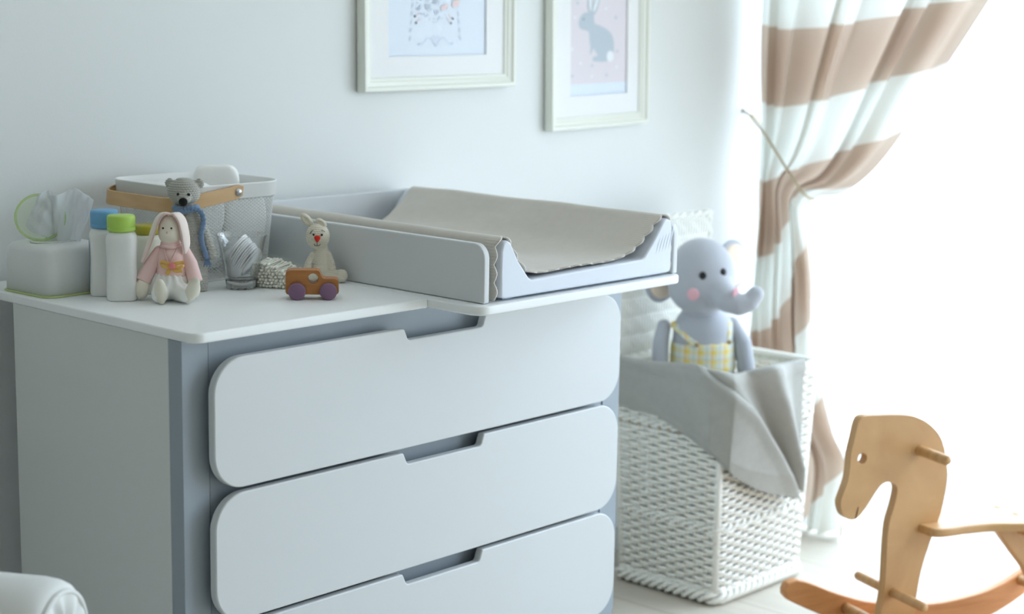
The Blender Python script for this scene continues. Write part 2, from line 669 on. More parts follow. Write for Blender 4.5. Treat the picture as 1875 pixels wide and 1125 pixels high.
# ------------------------------------------------------------------ changing mat
t = thing('changing_mat', 'white wipe-clean changing mat with raised sides under the beige blanket', 'changing mat', (0, 0, 0))
prof = [(.5265, .912), (.5255, .95), (.5265, .993), (.531, 1.008), (.541, 1.0115), (.5495, 1.006), (.570, .972), (.598, .940), (.606, .9365),
        (.76, .940), (.914, .943), (.9215, .9475), (.945, .972), (.968, 1.0), (.978, 1.012), (.988, 1.0145), (.998, 1.010), (1.0025, .998),
        (1.003, .95), (1.0015, .912), (.99, .9095), (.54, .9095)]
pp = prism(prof, -.117, .595, 'y')
obj('mat_body', pp, M['vinyl'], t, bevel=.004, angle=50)
cr = MB()
for k in range(5):        # gathers in the vinyl of the right wedge
    x = .950 + .0095 * k
    pth = catmull([(x + .003, -.1150, .944 + .002 * k), (x + .011, -.1150, .966 + .002 * k), (x + .020, -.1150, .985 + .003 * k)], 6)
    cr.add(*tube(pth, [.0018 + .0012 * math.sin(PI * i / (len(pth) - 1)) for i in range(len(pth))], 12))
obj('gather', cr, M['vinyl'], t)
for x in (.56, .95):
    for y in (-.10, .50):
        obj('mat_foot', boxm(x - .012, x + .012, y, y + .015, ZT + .0002, .9096), M['vinyl'], t)


# ------------------------------------------------------------------ blanket on the mat
def knit_mat(name, c1, c2, su, sv, strength=0.5, rib=None, dist=.0008):
    m = mat(name, c1, 0.9, sheen=0.3)
    nt = m.node_tree
    b = nt.nodes['Principled BSDF']
    uv = nt.nodes.new('ShaderNodeTexCoord')
    sep = nt.nodes.new('ShaderNodeSeparateXYZ')
    nt.links.new(uv.outputs['UV'], sep.inputs[0])
    def mth(op, a, bb):
        q = nt.nodes.new('ShaderNodeMath'); q.operation = op
        for i, x in enumerate((a, bb)):
            if x is None: continue
            if isinstance(x, (int, float)): q.inputs[i].default_value = x
            else: nt.links.new(x, q.inputs[i])
        return q.outputs[0]
    a = mth('ABSOLUTE', mth('SINE', mth('MULTIPLY', sep.outputs[0], su * PI), None), None)
    c = mth('ABSOLUTE', mth('SINE', mth('MULTIPLY', sep.outputs[1], sv * PI), None), None)
    hgt = mth('MULTIPLY', a, c)
    if rib:      # ribbed border: only one direction of lines where v is below the limit
        lt = mth('LESS_THAN', sep.outputs[1], rib)
        hgt = mth('ADD', mth('MULTIPLY', hgt, mth('SUBTRACT', 1.0, lt)), mth('MULTIPLY', lt, mth('ABSOLUTE', mth('SINE', mth('MULTIPLY', sep.outputs[0], su * PI * 0.42), None), None)))
    bp = nt.nodes.new('ShaderNodeBump')
    bp.inputs['Strength'].default_value = strength
    bp.inputs['Distance'].default_value = dist
    nt.links.new(hgt, bp.inputs['Height'])
    nt.links.new(bp.outputs[0], b.inputs['Normal'])
    n = nt.nodes.new('ShaderNodeTexNoise')
    n.inputs['Scale'].default_value = 60
    nt.links.new(uv.outputs['Object'], n.inputs['Vector'])
    mx = nt.nodes.new('ShaderNodeMix'); mx.data_type = 'RGBA'
    nt.links.new(n.outputs['Fac'], mx.inputs[0])
    mx.inputs[6].default_value = c1
    mx.inputs[7].default_value = c2
    nt.links.new(mx.outputs[2], b.inputs['Base Color'])
    return m


M['throw'] = knit_mat('beige_knit', lin(209, 203, 193), lin(218, 212, 202), 330, 330, .45, rib=.045)
sec = catmull([(.5135, .9085), (.5125, .95), (.5135, .99), (.520, 1.0105), (.536, 1.0165), (.5515, 1.011), (.566, .991), (.592, .960), (.622, .9465),
               (.69, .9425), (.77, .9425), (.84, .9485), (.895, .962), (.935, .985), (.962, 1.005), (.979, 1.0175), (.991, 1.0195), (1.0015, 1.013),
               (1.0068, .999), (1.0075, .96), (1.0065, .912)], 10)
_L = np.concatenate([[0], np.cumsum(np.linalg.norm(np.diff(sec, axis=0), axis=1))])
_tot = _L[-1]


def throw_fn(u, v):
    s = u * _tot
    x = np.interp(s, _L, sec[:, 0]); z = np.interp(s, _L, sec[:, 1])
    w = np.exp(-((x - .77) / .17) ** 2)
    yf = -.1075 + .009 * w - .006 * math.exp(-((x - .515) / .02) ** 2) + (.002 * math.sin(9 * u)) - .0075 * abs(math.sin(PI * s / .031)) * max(0, 1 - v / .03)
    yb = .555 - .03 * math.sin(u * 5) - .02 * (1 - u)
    y = yf + (yb - yf) * v
    z += w * .004 * math.sin(7 * y + 20 * x) + .0016 * w * math.sin(31 * y + 9 * x)
    k = math.exp(-((x - .93) / .05) ** 2)
    z += k * .006 * math.exp(-((y - .46) / .05) ** 2) + k * .004 * math.sin(22 * y + 30 * x) * (0.3 + max(0, y))
    e = max(0, 1 - v / .03)
    z += e * w * .003 * abs(math.sin(PI * s / .031))
    return (x, y, z)


o = obj('blanket', grid(throw_fn, 420, 150), M['throw'], solid=.0028)
tag(o, 'beige knitted blanket with scalloped edge draped over the changing mat', 'blanket')

# ------------------------------------------------------------------ pictures
def frame_mesh(x0, x1, z0, z1, y_wall):
    prof = [(0, 0), (0, -.020), (.002, -.0235), (.009, -.0235), (.012, -.019), (.020, -.016), (.023, -.013), (.028, -.013), (.030, -.009), (.030, -.004)]
    V, F = [], []
    for d, e in prof:
        for x, z in ((x0 + d, z0 + d), (x1 - d, z0 + d), (x1 - d, z1 - d), (x0 + d, z1 - d)):
            V.append((x, y_wall + e, z))
    for j in range(len(prof) - 1):
        for i in range(4):
            F.append((j * 4 + i, j * 4 + (i + 1) % 4, (j + 1) * 4 + (i + 1) % 4, (j + 1) * 4 + i))
    return mesh(V, F, smooth=False)


def flat_poly(mb, pts, y, mi):
    n = len(pts)
    o = len(mb.v)
    mb.v += [(p[0], y, p[1]) for p in pts]
    mb.f.append(tuple(range(o, o + n)))
    mb.mi.append(mi)


def ell(cx, cz, rx, rz, rot=0, n=20):
    c, s = math.cos(R(rot)), math.sin(R(rot))
    return [(cx + rx * math.cos(a) * c - rz * math.sin(a) * s, cz + rx * math.cos(a) * s + rz * math.sin(a) * c) for a in [2 * PI * i / n for i in range(n)]]


def heart(cx, cz, r, n=18):
    out = []
    for i in range(n):
        a = 2 * PI * i / n
        out.append((cx + r * math.sin(a) ** 3, cz + r * (13 * math.cos(a) - 5 * math.cos(2 * a) - 2 * math.cos(3 * a) - math.cos(4 * a)) / 16))
    return out


def stroke(pts, w):
    p = np.array(pts, float)
    tg = np.gradient(p, axis=0)
    tg /= np.linalg.norm(tg, axis=1)[:, None] + 1e-9
    nn = np.stack([-tg[:, 1], tg[:, 0]], 1) * w / 2
    return [tuple(q) for q in p + nn] + [tuple(q) for q in (p - nn)[::-1]]


def picture(name, label, x0, x1, z0, z1, px0, px1, pz0, pz1, art, tilt):
    t = thing(name, label, 'picture', ((x0 + x1) / 2, WALL_Y - .0005, z1), 0, 'framed nursery prints on the wall')
    t.rotation_euler = (R(-.35), R(tilt), 0)
    cx, cz = (x0 + x1) / 2, z1
    obj('picture_frame', frame_mesh(x0 - cx, x1 - cx, z0 - cz, 0, 0), M['frame'], t, bevel=.0008)
    a, b, c, d = x0 + .0285 - cx, x1 - .0285 - cx, z0 + .0285 - cz, -.0285
    e, f, g, h = px0 - cx, px1 - cx, pz0 - cz, pz1 - cz
    obj('mount', prism([(a, c), (b, c), (b, d), (a, d)], -.0088, -.0066, 'y', holes=[[(e, g), (f, g), (f, h), (e, h)]], smooth=False), M['passe'], t)
    mb = MB()
    mats = art(mb, cx, cz)
    bg = MB()
    flat_poly(bg, [(e - .005, g - .005), (f + .005, g - .005), (f + .005, h + .005), (e - .005, h + .005)], -.0050, 0)
    bg.v += []
    for fc, mi in zip(mb.f, mb.mi):
        bg.f.append(tuple(i + 4 for i in fc)); bg.mi.append(mi)
    bg.v += mb.v
    obj('print', bg.mesh(False), mats, t)
    obj('glass', boxm(a, b, -.0096, -.0090, c, d), M['glaze'], t)
    return t


M['glaze'] = clear('picture_glass', gloss=0.02)


def sheep_art(mb, cx, cz):
    mats = [mat('print_blue', lin(228, 237, 248), .8), mat('print_grey', lin(196, 207, 220), .8), mat('print_pink', lin(238, 218, 218), .8), mat('print_black', lin(70, 72, 76), .8), mat('print_faint', lin(206, 218, 234), .8)]
    y = -.0053
    cc = (1.110 - cx, 1.425 - cz)
    r2 = np.random.default_rng(3)
    for k in range(120):
        a, q = r2.uniform(0, 2 * PI), math.sqrt(r2.uniform(0, 1))
        p = (cc[0] + .050 * q * math.cos(a), cc[1] + .058 * q * math.sin(a))
        flat_poly(mb, heart(p[0], p[1], r2.choice([.0013, .0018, .0026])), y - .00001 * k, 1)
    for hx, hz, r in ((1.095, 1.404, .0085), (1.122, 1.392, .0065), (1.119, 1.416, .008), (1.066, 1.399, .005), (1.09, 1.44, .008), (1.13, 1.45, .007)):
        flat_poly(mb, heart(hx - cx, hz - cz, r), y - .0015, 1)
    for a, b in (((1.070, 1.391), (1.055, 1.383)), ((1.074, 1.379), (1.059, 1.369)), ((1.160, 1.387), (1.173, 1.378)), ((1.154, 1.379), (1.167, 1.368))):
        flat_poly(mb, stroke([(a[0] - cx, a[1] - cz), (b[0] - cx, b[1] - cz)], .0026), y - .0012, 2)
        flat_poly(mb, ell(b[0] - cx, b[1] - cz, .0025, .0025), y - .0016, 3)
    flat_poly(mb, ell(1.147 - cx, 1.403 - cz, .013, .0055, 20), y - .0017, 2)
    flat_poly(mb, ell(1.182 - cx, 1.411 - cz, .012, .0085, 25), y - .0017, 2)
    flat_poly(mb, ell(1.192 - cx, 1.418 - cz, .0035, .005, -30), y - .0018, 2)
    for sx in (-1, 1):      # laurel at the sides and the small scroll below
        for k in range(7):
            flat_poly(mb, ell(1.119 + sx * (.078 - .002 * k) - cx, 1.335 + .018 * k - cz, .0016, .006, sx * 20), y - .001, 4)
        c = catmull([(1.119 + sx * .052 - cx, 1.322 - cz), (1.119 + sx * .040 - cx, 1.324 - cz), (1.119 + sx * .024 - cx, 1.336 - cz), (1.119 + sx * .010 - cx, 1.330 - cz), (1.119 - cx, 1.317 - cz)], 6)
        flat_poly(mb, stroke(c, .0012), y - .001, 4)
        flat_poly(mb, ell(1.119 + sx * .052 - cx, 1.323 - cz, .004, .0022, 30), y - .001, 4)
        flat_poly(mb, stroke(catmull([(1.119 - cx, 1.332 - cz), (1.119 + sx * .008 - cx, 1.340 - cz), (1.119 + sx * .010 - cx, 1.330 - cz), (1.119 - cx, 1.316 - cz)], 6), .001), y - .001, 4)
    return mats


def rabbit_art(mb, cx, cz):
    mats = [mat('print_sky', lin(226, 237, 252), .8), mat('print_rose', lin(228, 222, 228), .8), mat('print_rabbit', lin(192, 203, 212), .8), mat('print_white', lin(238, 242, 246), .8), mat('print_eye', lin(140, 150, 160), .8)]
    y = -.0053
    flat_poly(mb, [(1.560 - cx, 1.224 - cz), (1.80 - cx, 1.224 - cz), (1.80 - cx, 1.60 - cz), (1.560 - cx, 1.60 - cz)], y, 1)
    body = [(1.642, 1.397), (1.621, 1.394), (1.608, 1.382), (1.604, 1.368), (1.613, 1.357), (1.630, 1.354), (1.642, 1.349), (1.645, 1.33), (1.649, 1.312), (1.647, 1.298), (1.652, 1.298),
            (1.660, 1.309), (1.668, 1.302), (1.676, 1.292), (1.661, 1.289), (1.657, 1.283), (1.665, 1.278), (1.713, 1.277), (1.733, 1.288), (1.739, 1.309), (1.734, 1.336), (1.715, 1.353), (1.686, 1.364), (1.664, 1.371), (1.659, 1.394)]
    c = catmull([(a - cx, b - cz) for a, b in body], 3, closed=True)
    flat_poly(mb, [tuple(p) for p in c], y - .0004, 2)
    for ex, ez, rot in ((1.647, 1.418, 4), (1.668, 1.414, -26)):
        flat_poly(mb, ell(ex - cx, ez - cz, .0095, .029, rot), y - .0008, 2)
        flat_poly(mb, ell(ex - cx, ez + .003 - cz, .0048, .021, rot), y - .0011, 3)
    flat_poly(mb, ell(1.724 - cx, 1.289 - cz, .0135, .0135), y - .0008, 3)
    flat_poly(mb, ell(1.622 - cx, 1.381 - cz, .0028, .0028), y - .0008, 4)
    for k, (a, b) in enumerate(((1.655, 1.268), (1.581, 1.245), (1.711, 1.243), (1.745, 1.383), (1.60, 1.42), (1.752, 1.30))):
        flat_poly(mb, heart(a - cx, b - cz, .0045), y - .0007, 2)
    for a, b in ((1.612, 1.275), (1.58, 1.31), (1.655, 1.242), (1.75, 1.262), (1.706, 1.405), (1.59, 1.385)):
        flat_poly(mb, heart(a - cx, b - cz, .004), y - .0007, 3)
    return mats


picture('picture', 'larger framed sheep print hanging left on the wall above the dresser', .890, 1.366, 1.2225, 1.83, .974, 1.280, 1.2965, 1.72, sheep_art, -.45)
picture('picture', 'narrow framed rabbit print hanging right, nearer the curtain', 1.488, 1.862, 1.1165, 1.73, 1.5715, 1.7886, 1.196, 1.62, rabbit_art, -1.1)

# ------------------------------------------------------------------ things on the dresser top
VIEW = R(-47.2)       # the toys face the room: their local -Y looks out from the wall corner
M['boxwhite'] = mat('white_plastic', lin(226, 228, 226), 0.42)
M['green'] = mat('lime_plastic', lin(178, 216, 96), 0.4)
M['greenclear'] = clear('pale_green_plastic', tint=(.93, .98, .88, 1), gloss=.25, milky=.18, milk=lin(226, 240, 206))
M['limeclear'] = clear('lime_green_plastic', tint=(.93, .98, .82, 1), gloss=.3, milky=.5, milk=lin(222, 238, 186))
M['tissue'] = clear('tissue_paper', gloss=.03, milky=.90, milk=lin(240, 242, 244))
M['bottle'] = mat('bottle_white', lin(236, 237, 234), 0.4)
M['blue'] = mat('blue_plastic', lin(112, 172, 214), 0.42)
M['bluelabel'] = mat('blue_label', lin(120, 170, 200), 0.5)
M['cream'] = mat('cream_plastic', lin(232, 231, 214), 0.4)
M['olive'] = mat('olive_plastic', lin(180, 170, 52), 0.42)

# wet wipes box with its flip lid open
t = thing('wipes_box', 'white wipes box with lime green base rim at the left end of the dresser', 'wipes box', (.036, .486, ZT), R(2))
def rbox_rings(hx, hy, r, rings):
    V, F = [], []
    n = None
    for inset, z in rings:
        p = rrect(-hx + inset, hx - inset, -hy + inset, hy - inset, max(r - inset * .6, .004), 8)
        n = len(p)
        V += [(a, b, z) for a, b in p]
    for j in range(len(rings) - 1):
        for i in range(n):
            F.append((j * n + i, j * n + (i + 1) % n, (j + 1) * n + (i + 1) % n, (j + 1) * n + i))
    F.append(tuple(range(n))[::-1]); F.append(tuple((len(rings) - 1) * n + i for i in range(n)))
    return mesh(V, F)
obj('box_body', rbox_rings(.067, .069, .020, [(.001, .0035), (.0015, .05), (.0045, .074), (.007, .080), (.011, .084), (.017, .0865), (.026, .0878)]), M['boxwhite'], t)
obj('base_rim', rbox_rings(.069, .071, .021, [(.001, 0), (0, .0012), (0, .0028), (.002, .0036)]), mat('dull_lime', lin(188, 202, 138), .5), t, label='lime green base rim')
sl = MB().add(*lathe([(.038, .0880), (.0385, .0888), (.036, .0892), (.034, .0884)], 40))
sl.v = [(x * 1.25, y * .8, z) for x, y, z in sl.v]
obj('dispenser_ring', sl, M['boxwhite'], t)
# lid: an oval cap of clear green plastic standing open behind the slot
LC = np.array([-.022, .014, .130])
ex = np.array([.679, -.734, 0.0]); ez = np.array([0, 0, 1.0]); ey = np.array([.734, .679, 0])
ex2 = ex * .95 + ey * .31; ey2 = ey * .95 - ex * .31
def lid_pt(a, r1, r2, d):
    return LC + ex2 * (r1 * math.cos(a) - .25 * r2 * math.sin(a) * 0) + ez * r2 * math.sin(a) + ey2 * d
mb = MB()
N = 56
for (ra, da), (rb, db) in (((1.0, -.010), (1.0, .010)), ((1.0, .010), (.9, .0125)), ((.9, .0125), (.0, .013))):
    V = []
    for i in range(N):
        a = 2 * PI * i / N
        V.append(lid_pt(a, (.041 * ra), .039 * ra, da)); V.append(lid_pt(a, .041 * rb, .039 * rb, db))
    mb.add(V, [(2 * i, 2 * ((i + 1) % N), 2 * ((i + 1) % N) + 1, 2 * i + 1) for i in range(N)])
ld = obj('lid', mb, M['greenclear'], t, label='open lid of clear pale green plastic')
obj('lid_rim', MB().add(*tube([lid_pt(2 * PI * i / N, .0415, .0395, -.010) for i in range(N)], .0022, 8, closed=True)), M['limeclear'], ld)
obj('hinge', boxm(-.006, .010, .010, .022, .0868, .0935), M['green'], t, bevel=.001)

# the tissue pulled out of the slot
def tissue_fn(u, v):
    w = -1 + 2 * u
    top = .090 - .016 * max(0, w) ** 1.5 - .012 * max(0, -w) ** 2 + .003 * math.sin(5 * w + 1)
    wid = .024 + .013 * v
    X = w * wid + .012 * v
    Y = (.013 * math.sin(2.6 * w + .6) + .0055 * math.sin(6 * w + 3 * v) + .0022 * math.sin(13 * w - 7 * v) + .0010 * math.sin(9 * v + 17 * w)) * (.5 + .5 * v)
    return (X, Y, v * top)
o = obj('tissue', grid(tissue_fn, 90, 50), M['tissue'], loc=(.047, .470, ZT + .0865), rot=(0, 0, VIEW), solid=.0006)
tag(o, 'white crumpled tissue pulled up out of the wipes box', 'tissue')
def tissue2_fn(u, v):
    # flap falling to the left: from the slot up, over and out to a drooping corner
    e0 = np.array((-.020, -.004, .000)) * (1 - v) + np.array((-.018, -.008, .088)) * v
    tip = np.array((-.066, -.016, .030)) * (1 - v) + np.array((-.046, -.014, .076)) * v
    b = e0 + (tip - e0) * u
    return (b[0], b[1] - .010 * math.sin(PI * u) + .004 * math.sin(9 * u + 5 * v) + .0022 * math.sin(17 * v - 6 * u), b[2] + .008 * math.sin(PI * u) * v + (1 - v) * u * .006 * math.sin(6 * u))
obj('left_flap', grid(tissue2_fn, 40, 40), M['tissue'], o, solid=.0006)


def bottle(name, label, loc, capm, cap_h, body_h, r, stripe=None, bodym=None):
    t = thing(name, label, 'bottle', loc, VIEW + R(8))
    b = body_h
    prof = [(r * .86, 0), (r * .95, .0018), (r * .99, .006), (r, .02), (r * .97, b * .35), (r * .95, b * .55), (r * .98, b * .78), (r, b * .86), (r * .97, b * .92), (r * .88, b * .965), (r * .74, b * .99), (r * .70, b)]
    obj('bottle_body', MB().add(*lathe(prof, 48, 3.2)), bodym or M['bottle'], t)
    c0 = b + .0005
    rc = r * .905
    obj('cap', MB().add(*lathe([(rc * .95, c0), (rc, c0 + .002), (rc, c0 + .006), (rc * .985, c0 + .0066), (rc, c0 + .0072), (rc, c0 + cap_h - .004), (rc * .97, c0 + cap_h - .0015), (rc * .90, c0 + cap_h), (0.0001, c0 + cap_h)], 48)), capm, t)
    if stripe:
        V, F = [], []
        for j in range(2):
            for i in range(9):
                a = R(186 + 26 * i / 8)
                c, s = math.cos(a), math.sin(a)
                k = (abs(c) ** 3.2 + abs(s) ** 3.2) ** (-1 / 3.2) * (r * 1.006)
                V.append((c * k, s * k, .012 + j * (b * .86 - .012)))
        for i in range(8):
            F.append((i, i + 1, 9 + i + 1, 9 + i))
        obj('label', mesh(V, F), stripe, t, label='blue label')
    return t
bottle('powder_bottle', 'white bottle with a lime green cap, in front of the blue-capped one', (.0640, .3310, ZT), M['green'], .0268, .1175, .0262)
bottle('powder_bottle', 'white bottle with a blue cap standing behind the green-capped bottle', (.0715, .3910, ZT), M['blue'], .0300, .1170, .0262, M['bluelabel'])
t = thing('jar', 'cream jar with an olive yellow ribbed lid behind the cloth rabbit', 'jar', (.1410, .3640, ZT), VIEW)
obj('jar_body', MB().add(*lathe([(.024, 0), (.0265, .002), (.0272, .01), (.0272, .094), (.0262, .099), (.023, .102), (.021, .103)], 44)), M['cream'], t)
rl = MB()
prof = [(.0222, .1035), (.0232, .105), (.0232, .116), (.022, .1185), (.018, .1195), (.0001, .1195)]
V, F = lathe(prof, 120)
V = [(x * (1 + .012 * (i % 2)) if j in (1, 2) else x, y * (1 + .012 * (i % 2)) if j in (1, 2) else y, z) for (x, y, z), i, j in [(V[k], k % 120, k // 120) for k in range(len(V))]]
obj('jar_lid', rl.add(V, F), M['olive'], t)

# ------------------------------------------------------------------ wire basket with bent wood handle
BX, BY, BZ = .343, .4925, ZT
t = thing('basket', 'white wire mesh basket with bent wooden handle behind the crocheted bear', 'basket', (BX, BY, BZ), 0)
def bpath(hx, hy, r, n=10):
    return rrect(-hx, hx, -hy, hy, r, n)
HT, HB = .1175, .1035
def dens(p, step):
    p = np.array(p + [p[0]])
    L = np.concatenate([[0], np.cumsum(np.linalg.norm(np.diff(p, axis=0), axis=1))])
    n = int(round(L[-1] / step)); n -= n % 2
    s = np.linspace(0, L[-1], n, endpoint=False)
    return np.stack([np.interp(s, L, p[:, 0]), np.interp(s, L, p[:, 1])], 1), L[-1]
# diamond mesh: alternate rows shifted by half a cell
top, Lp = dens(bpath(HT - .002, HT - .002, .05), .0046)
nt_ = len(top)
bot, _ = dens(bpath(HB, HB, .045), .0046 * HB / HT)
k = np.linspace(0, len(bot), nt_, endpoint=False)
bot = np.stack([np.interp(k, np.arange(len(bot) + 1), np.append(bot[:, q], bot[0, q])) for q in (0, 1)], 1)
V, F = [], []
rows = 48
for j in range(rows + 1):
    f = j / rows
    ring = bot + (top - bot) * f
    for i in range(nt_):
        V.append((ring[i][0], ring[i][1], .004 + f * .146))
for j in range(1, rows):
    for i in range(nt_):
        if (i + j) % 2 == 0:
            F.append((j * nt_ + (i - 1) % nt_, (j - 1) * nt_ + i, j * nt_ + (i + 1) % nt_, (j + 1) * nt_ + i))
w = obj('wire_mesh', mesh(V, F), M['mesh'], t)
wf = w.modifiers.new('wire', 'WIREFRAME')
wf.thickness = .0017
wf.use_replace = True
wf.use_even_offset = False
def band(rings, mb=None):
    mb = mb or MB()
    V, F, n = [], [], None
    for h, r, z in rings:
        p = bpath(h, h, r, 10); n = len(p)
        V += [(a, b, z) for a, b in p]
    for j in range(len(rings)):
        jj = (j + 1) % len(rings)
        for i in range(n):
            F.append((j * n + i, j * n + (i + 1) % n, jj * n + (i + 1) % n, jj * n + i))
    return mb.add(V, F)
obj('rim', band([(HT - .0002, .05, .148), (HT + .001, .05, .150), (HT + .0020, .05, .174), (HT + .0032, .051, .1755), (HT + .0015, .05, .177), (HT - .0005, .049, .1755), (HT - .001, .049, .150)]), M['mesh'], t)
obj('base_tray', MB().add(*[x for x in (lambda me: ([v.co[:] for v in me.vertices], [p.vertices[:] for p in me.polygons]))(prism(bpath(HB + .0005, HB + .0005, .045), 0, .005, 'z'))]), M['mesh'], t)
# handle: pivots at the middle of the front and back sides, fallen to the left
PXh, PZh = .000, .162
hr = HT + .0055
armL = .137
ang = R(7.5)
pa = [(0.012, -hr)] + [(0, -hr)] + [(-.03, -hr - .0005), (-.06, -hr), (-armL + .05, -hr + .002)]
c = [(-armL + .05 - .05 * math.sin(a), -hr + .002 + .05 - .05 * math.cos(a)) for a in np.linspace(0, PI / 2, 8)[1:]]
pa += c
pa = pa + [(x, -y) for x, y in pa[::-1]]
pa = np.array(pa)
V, F = [], []
ca, sa = math.cos(ang), math.sin(ang)
tg = np.gradient(pa, axis=0); tg /= np.linalg.norm(tg, axis=1)[:, None]
nrm = np.stack([tg[:, 1], -tg[:, 0]], 1)
Nn = len(pa)
for i in range(Nn):
    hw = .0132
    if i in (0, Nn - 1): hw = .0085
    for dz, dn in ((-hw, -.0022), (-hw, .0022), (hw, .0022), (hw, -.0022)):
        x, y = pa[i] + nrm[i] * dn
        V.append((PXh + x * ca - dz * (-sa), y, PZh + x * (-sa) * -1 + dz * ca))
for i in range(Nn - 1):
    for q in range(4):
        F.append((i * 4 + q, i * 4 + (q + 1) % 4, (i + 1) * 4 + (q + 1) % 4, (i + 1) * 4 + q))
F += [(3, 2, 1, 0), tuple((Nn - 1) * 4 + q for q in range(4))]
hd = obj('handle', mesh(V, F), M['handle'], t, bevel=.0012, label='bent beech handle')
for s in (-1, 1):
    mb = MB()
    Vr, Fr = lathe([(.0001, .0046), (.003, .0044), (.0058, .0032), (.0072, .0012), (.0074, 0), (.0074, -.006)], 28)
    mb.add([(PXh + x, s * (hr + .0022 + z), PZh + y) for x, y, z in Vr], [f[::-1] if s > 0 else f for f in Fr])
    obj('rivet', mb, M['steel'], hd, label='domed steel rivet')

# folded diapers in the basket
M['diaper'] = mat('diaper_white', lin(250, 250, 247), 0.8, bump=(130, .12, .002))
def slab(hx, hy, hz, seed, frill):
    r = np.random.default_rng(seed)
    ph = r.uniform(0, 6, 6)
    def f(u, v):
        a = 2 * PI * u
        th = PI * (v - .5)
        c, s = math.cos(a), math.sin(a)
        k = (abs(c) ** 5 + abs(s) ** 5) ** (-.2)
        ct = math.cos(th) ** .35 if math.cos(th) > 1e-6 else 0
        x = hx * k * c * ct
        z = hz * k * s * ct
        y = hy * math.copysign(abs(math.sin(th)) ** .7, math.sin(th))
        e = max(0, x / hx)
        w = frill * e ** 3 * math.sin(60 * z + ph[0]) + .0015 * math.sin(40 * x + ph[1]) + .0015 * math.sin(50 * z + ph[2])
        return (x + frill * .6 * e ** 3 * math.sin(80 * y * 6 + ph[3]), y + w, z + .002 * math.sin(30 * x + ph[4]))
    return grid(f, 72, 30, closed_u=True)
DI = [  # x, y, z centre, half length, half thickness, half height, rotz, tilt, label
    (.060, .018, .150, .043, .016, .072, VIEW + R(6), R(4), 'folded white diaper standing tallest at the back right of the wire basket'),
    (-.066, .030, .126, .046, .017, .068, R(-70), R(8), 'folded white diaper at the left end inside the wire basket'),
    (-.034, .012, .126, .050, .016, .070, R(-72), R(12), 'folded white diaper second from the left inside the wire basket'),
    (-.002, -.004, .124, .044, .015, .070, R(-74), R(14), 'folded white diaper behind the bear head in the wire basket'),
    (.028, -.016, .120, .036, .014, .070, R(-74), R(16), 'folded white diaper between the bear and the steel rivet in the basket'),
    (.078, -.030, .106, .030, .013, .070, R(-66), R(12), 'folded white diaper nearest the right front corner of the wire basket'),
    (-.048, -.0765, .112, .046, .012, .066, R(3), R(5), 'folded white diaper flat against the wire front below the bear, left of the rivet'),
    (.050, -.0770, .112, .046, .012, .068, R(-2), R(5), 'folded white diaper flat against the wire front, right of the steel rivet'),
]
for k, (x, y, z, hx, hy, hz, rz, tl, lb) in enumerate(DI):
    o = obj('diaper', slab(hx, hy, hz, k, .0035), M['diaper'], loc=(BX + x, BY + y, BZ + z - .022), rot=Euler((tl, 0, rz)))
    tag(o, lb, 'diaper', 'folded diapers in the wire basket')

# ------------------------------------------------------------------ crocheted bear
M['bear'] = mat('grey_yarn', lin(182, 181, 173), 0.95, bump=(900, .35, .0008), sheen=.3)
M['scarf'] = mat('blue_yarn', lin(116, 142, 174), 0.95, bump=(700, .5, .001), sheen=.3)
t = thing('crocheted_bear', 'grey crocheted bear with a blue scarf behind the cloth rabbit', 'toy bear', (.2120, .3250, ZT), VIEW)
hc = (-.0180, .002, .1745)
bear = s_union([
    s_chain([(-.004, .004, .022), (-.006, .004, .060), (-.010, .003, .110), (-.0145, .002, .142)], [.0255, .0262, .0225, .0150]),
    s_cap((-.014, .001, .003), (-.012, .002, .03), .0125, .016), s_cap((.0085, .000, .003), (.006, .002, .03), .0125, .016),
    s_ell(hc, (.0292, .0262, .0252)),
    s_ell((-.0133, -.0225, .1645), (.0118, .0100, .0102)),
], .006)
bear2 = s_union([bear,
    s_chain([(.0045, -.001, .138), (.017, -.004, .106), (.030, -.008, .066)], [.0075, .0095, .0105]),
    s_chain([(-.026, -.001, .138), (-.041, -.004, .106), (-.049, -.008, .070)], [.0075, .0095, .0105]),
    s_ell((-.0425, .004, .1885), (.0095, .0055, .0095)), s_ell((.0080, .004, .1885), (.0095, .0055, .0095)),
], .0025)
def bear_st(P):
    d = stitches(.0044, .0056, .0026, -.008, .003, .024)(P)
    hd_ = np.clip((P[:, 2] - .15) / .01, 0, 1)
    # the head is worked in smaller rounds
    d2 = stitches(.0040, .0050, .0021, hc[0], hc[1], .024)(P)
    return d * (1 - hd_) + d2 * hd_
obj('bear_body', sdf_mesh(lambda P: np.maximum(bear2(P), -P[..., 2]), (-.068, -.042, -.004), (.048, .036, .206), .00115, bear_st), M['bear'], t)
for x, y, z in ((-.0235, -.0235, .1722), (-.0048, -.0250, .1722)):
    obj('eye', MB().add(*ball((x, y, z), .0028)), M['black'], t)
obj('nose', MB().add(*ball((-.0135, -.0320, .1602), (.0078, .0042, .0072))), M['blackyarn'], t)
sc = MB()
ring = [(-.0145 + .0185 * math.cos(a), .001 + .0185 * math.sin(a) - .002, .1455 + .0015 * math.cos(2 * a)) for a in np.linspace(0, 2 * PI, 30, endpoint=False)]
sc.add(*tube(ring, [.0056 + .0006 * (i % 2) for i in range(30)], 10, closed=True))
sc.add(*ball((-.022, -.0225, .1430), (.0105, .0060, .0072)))
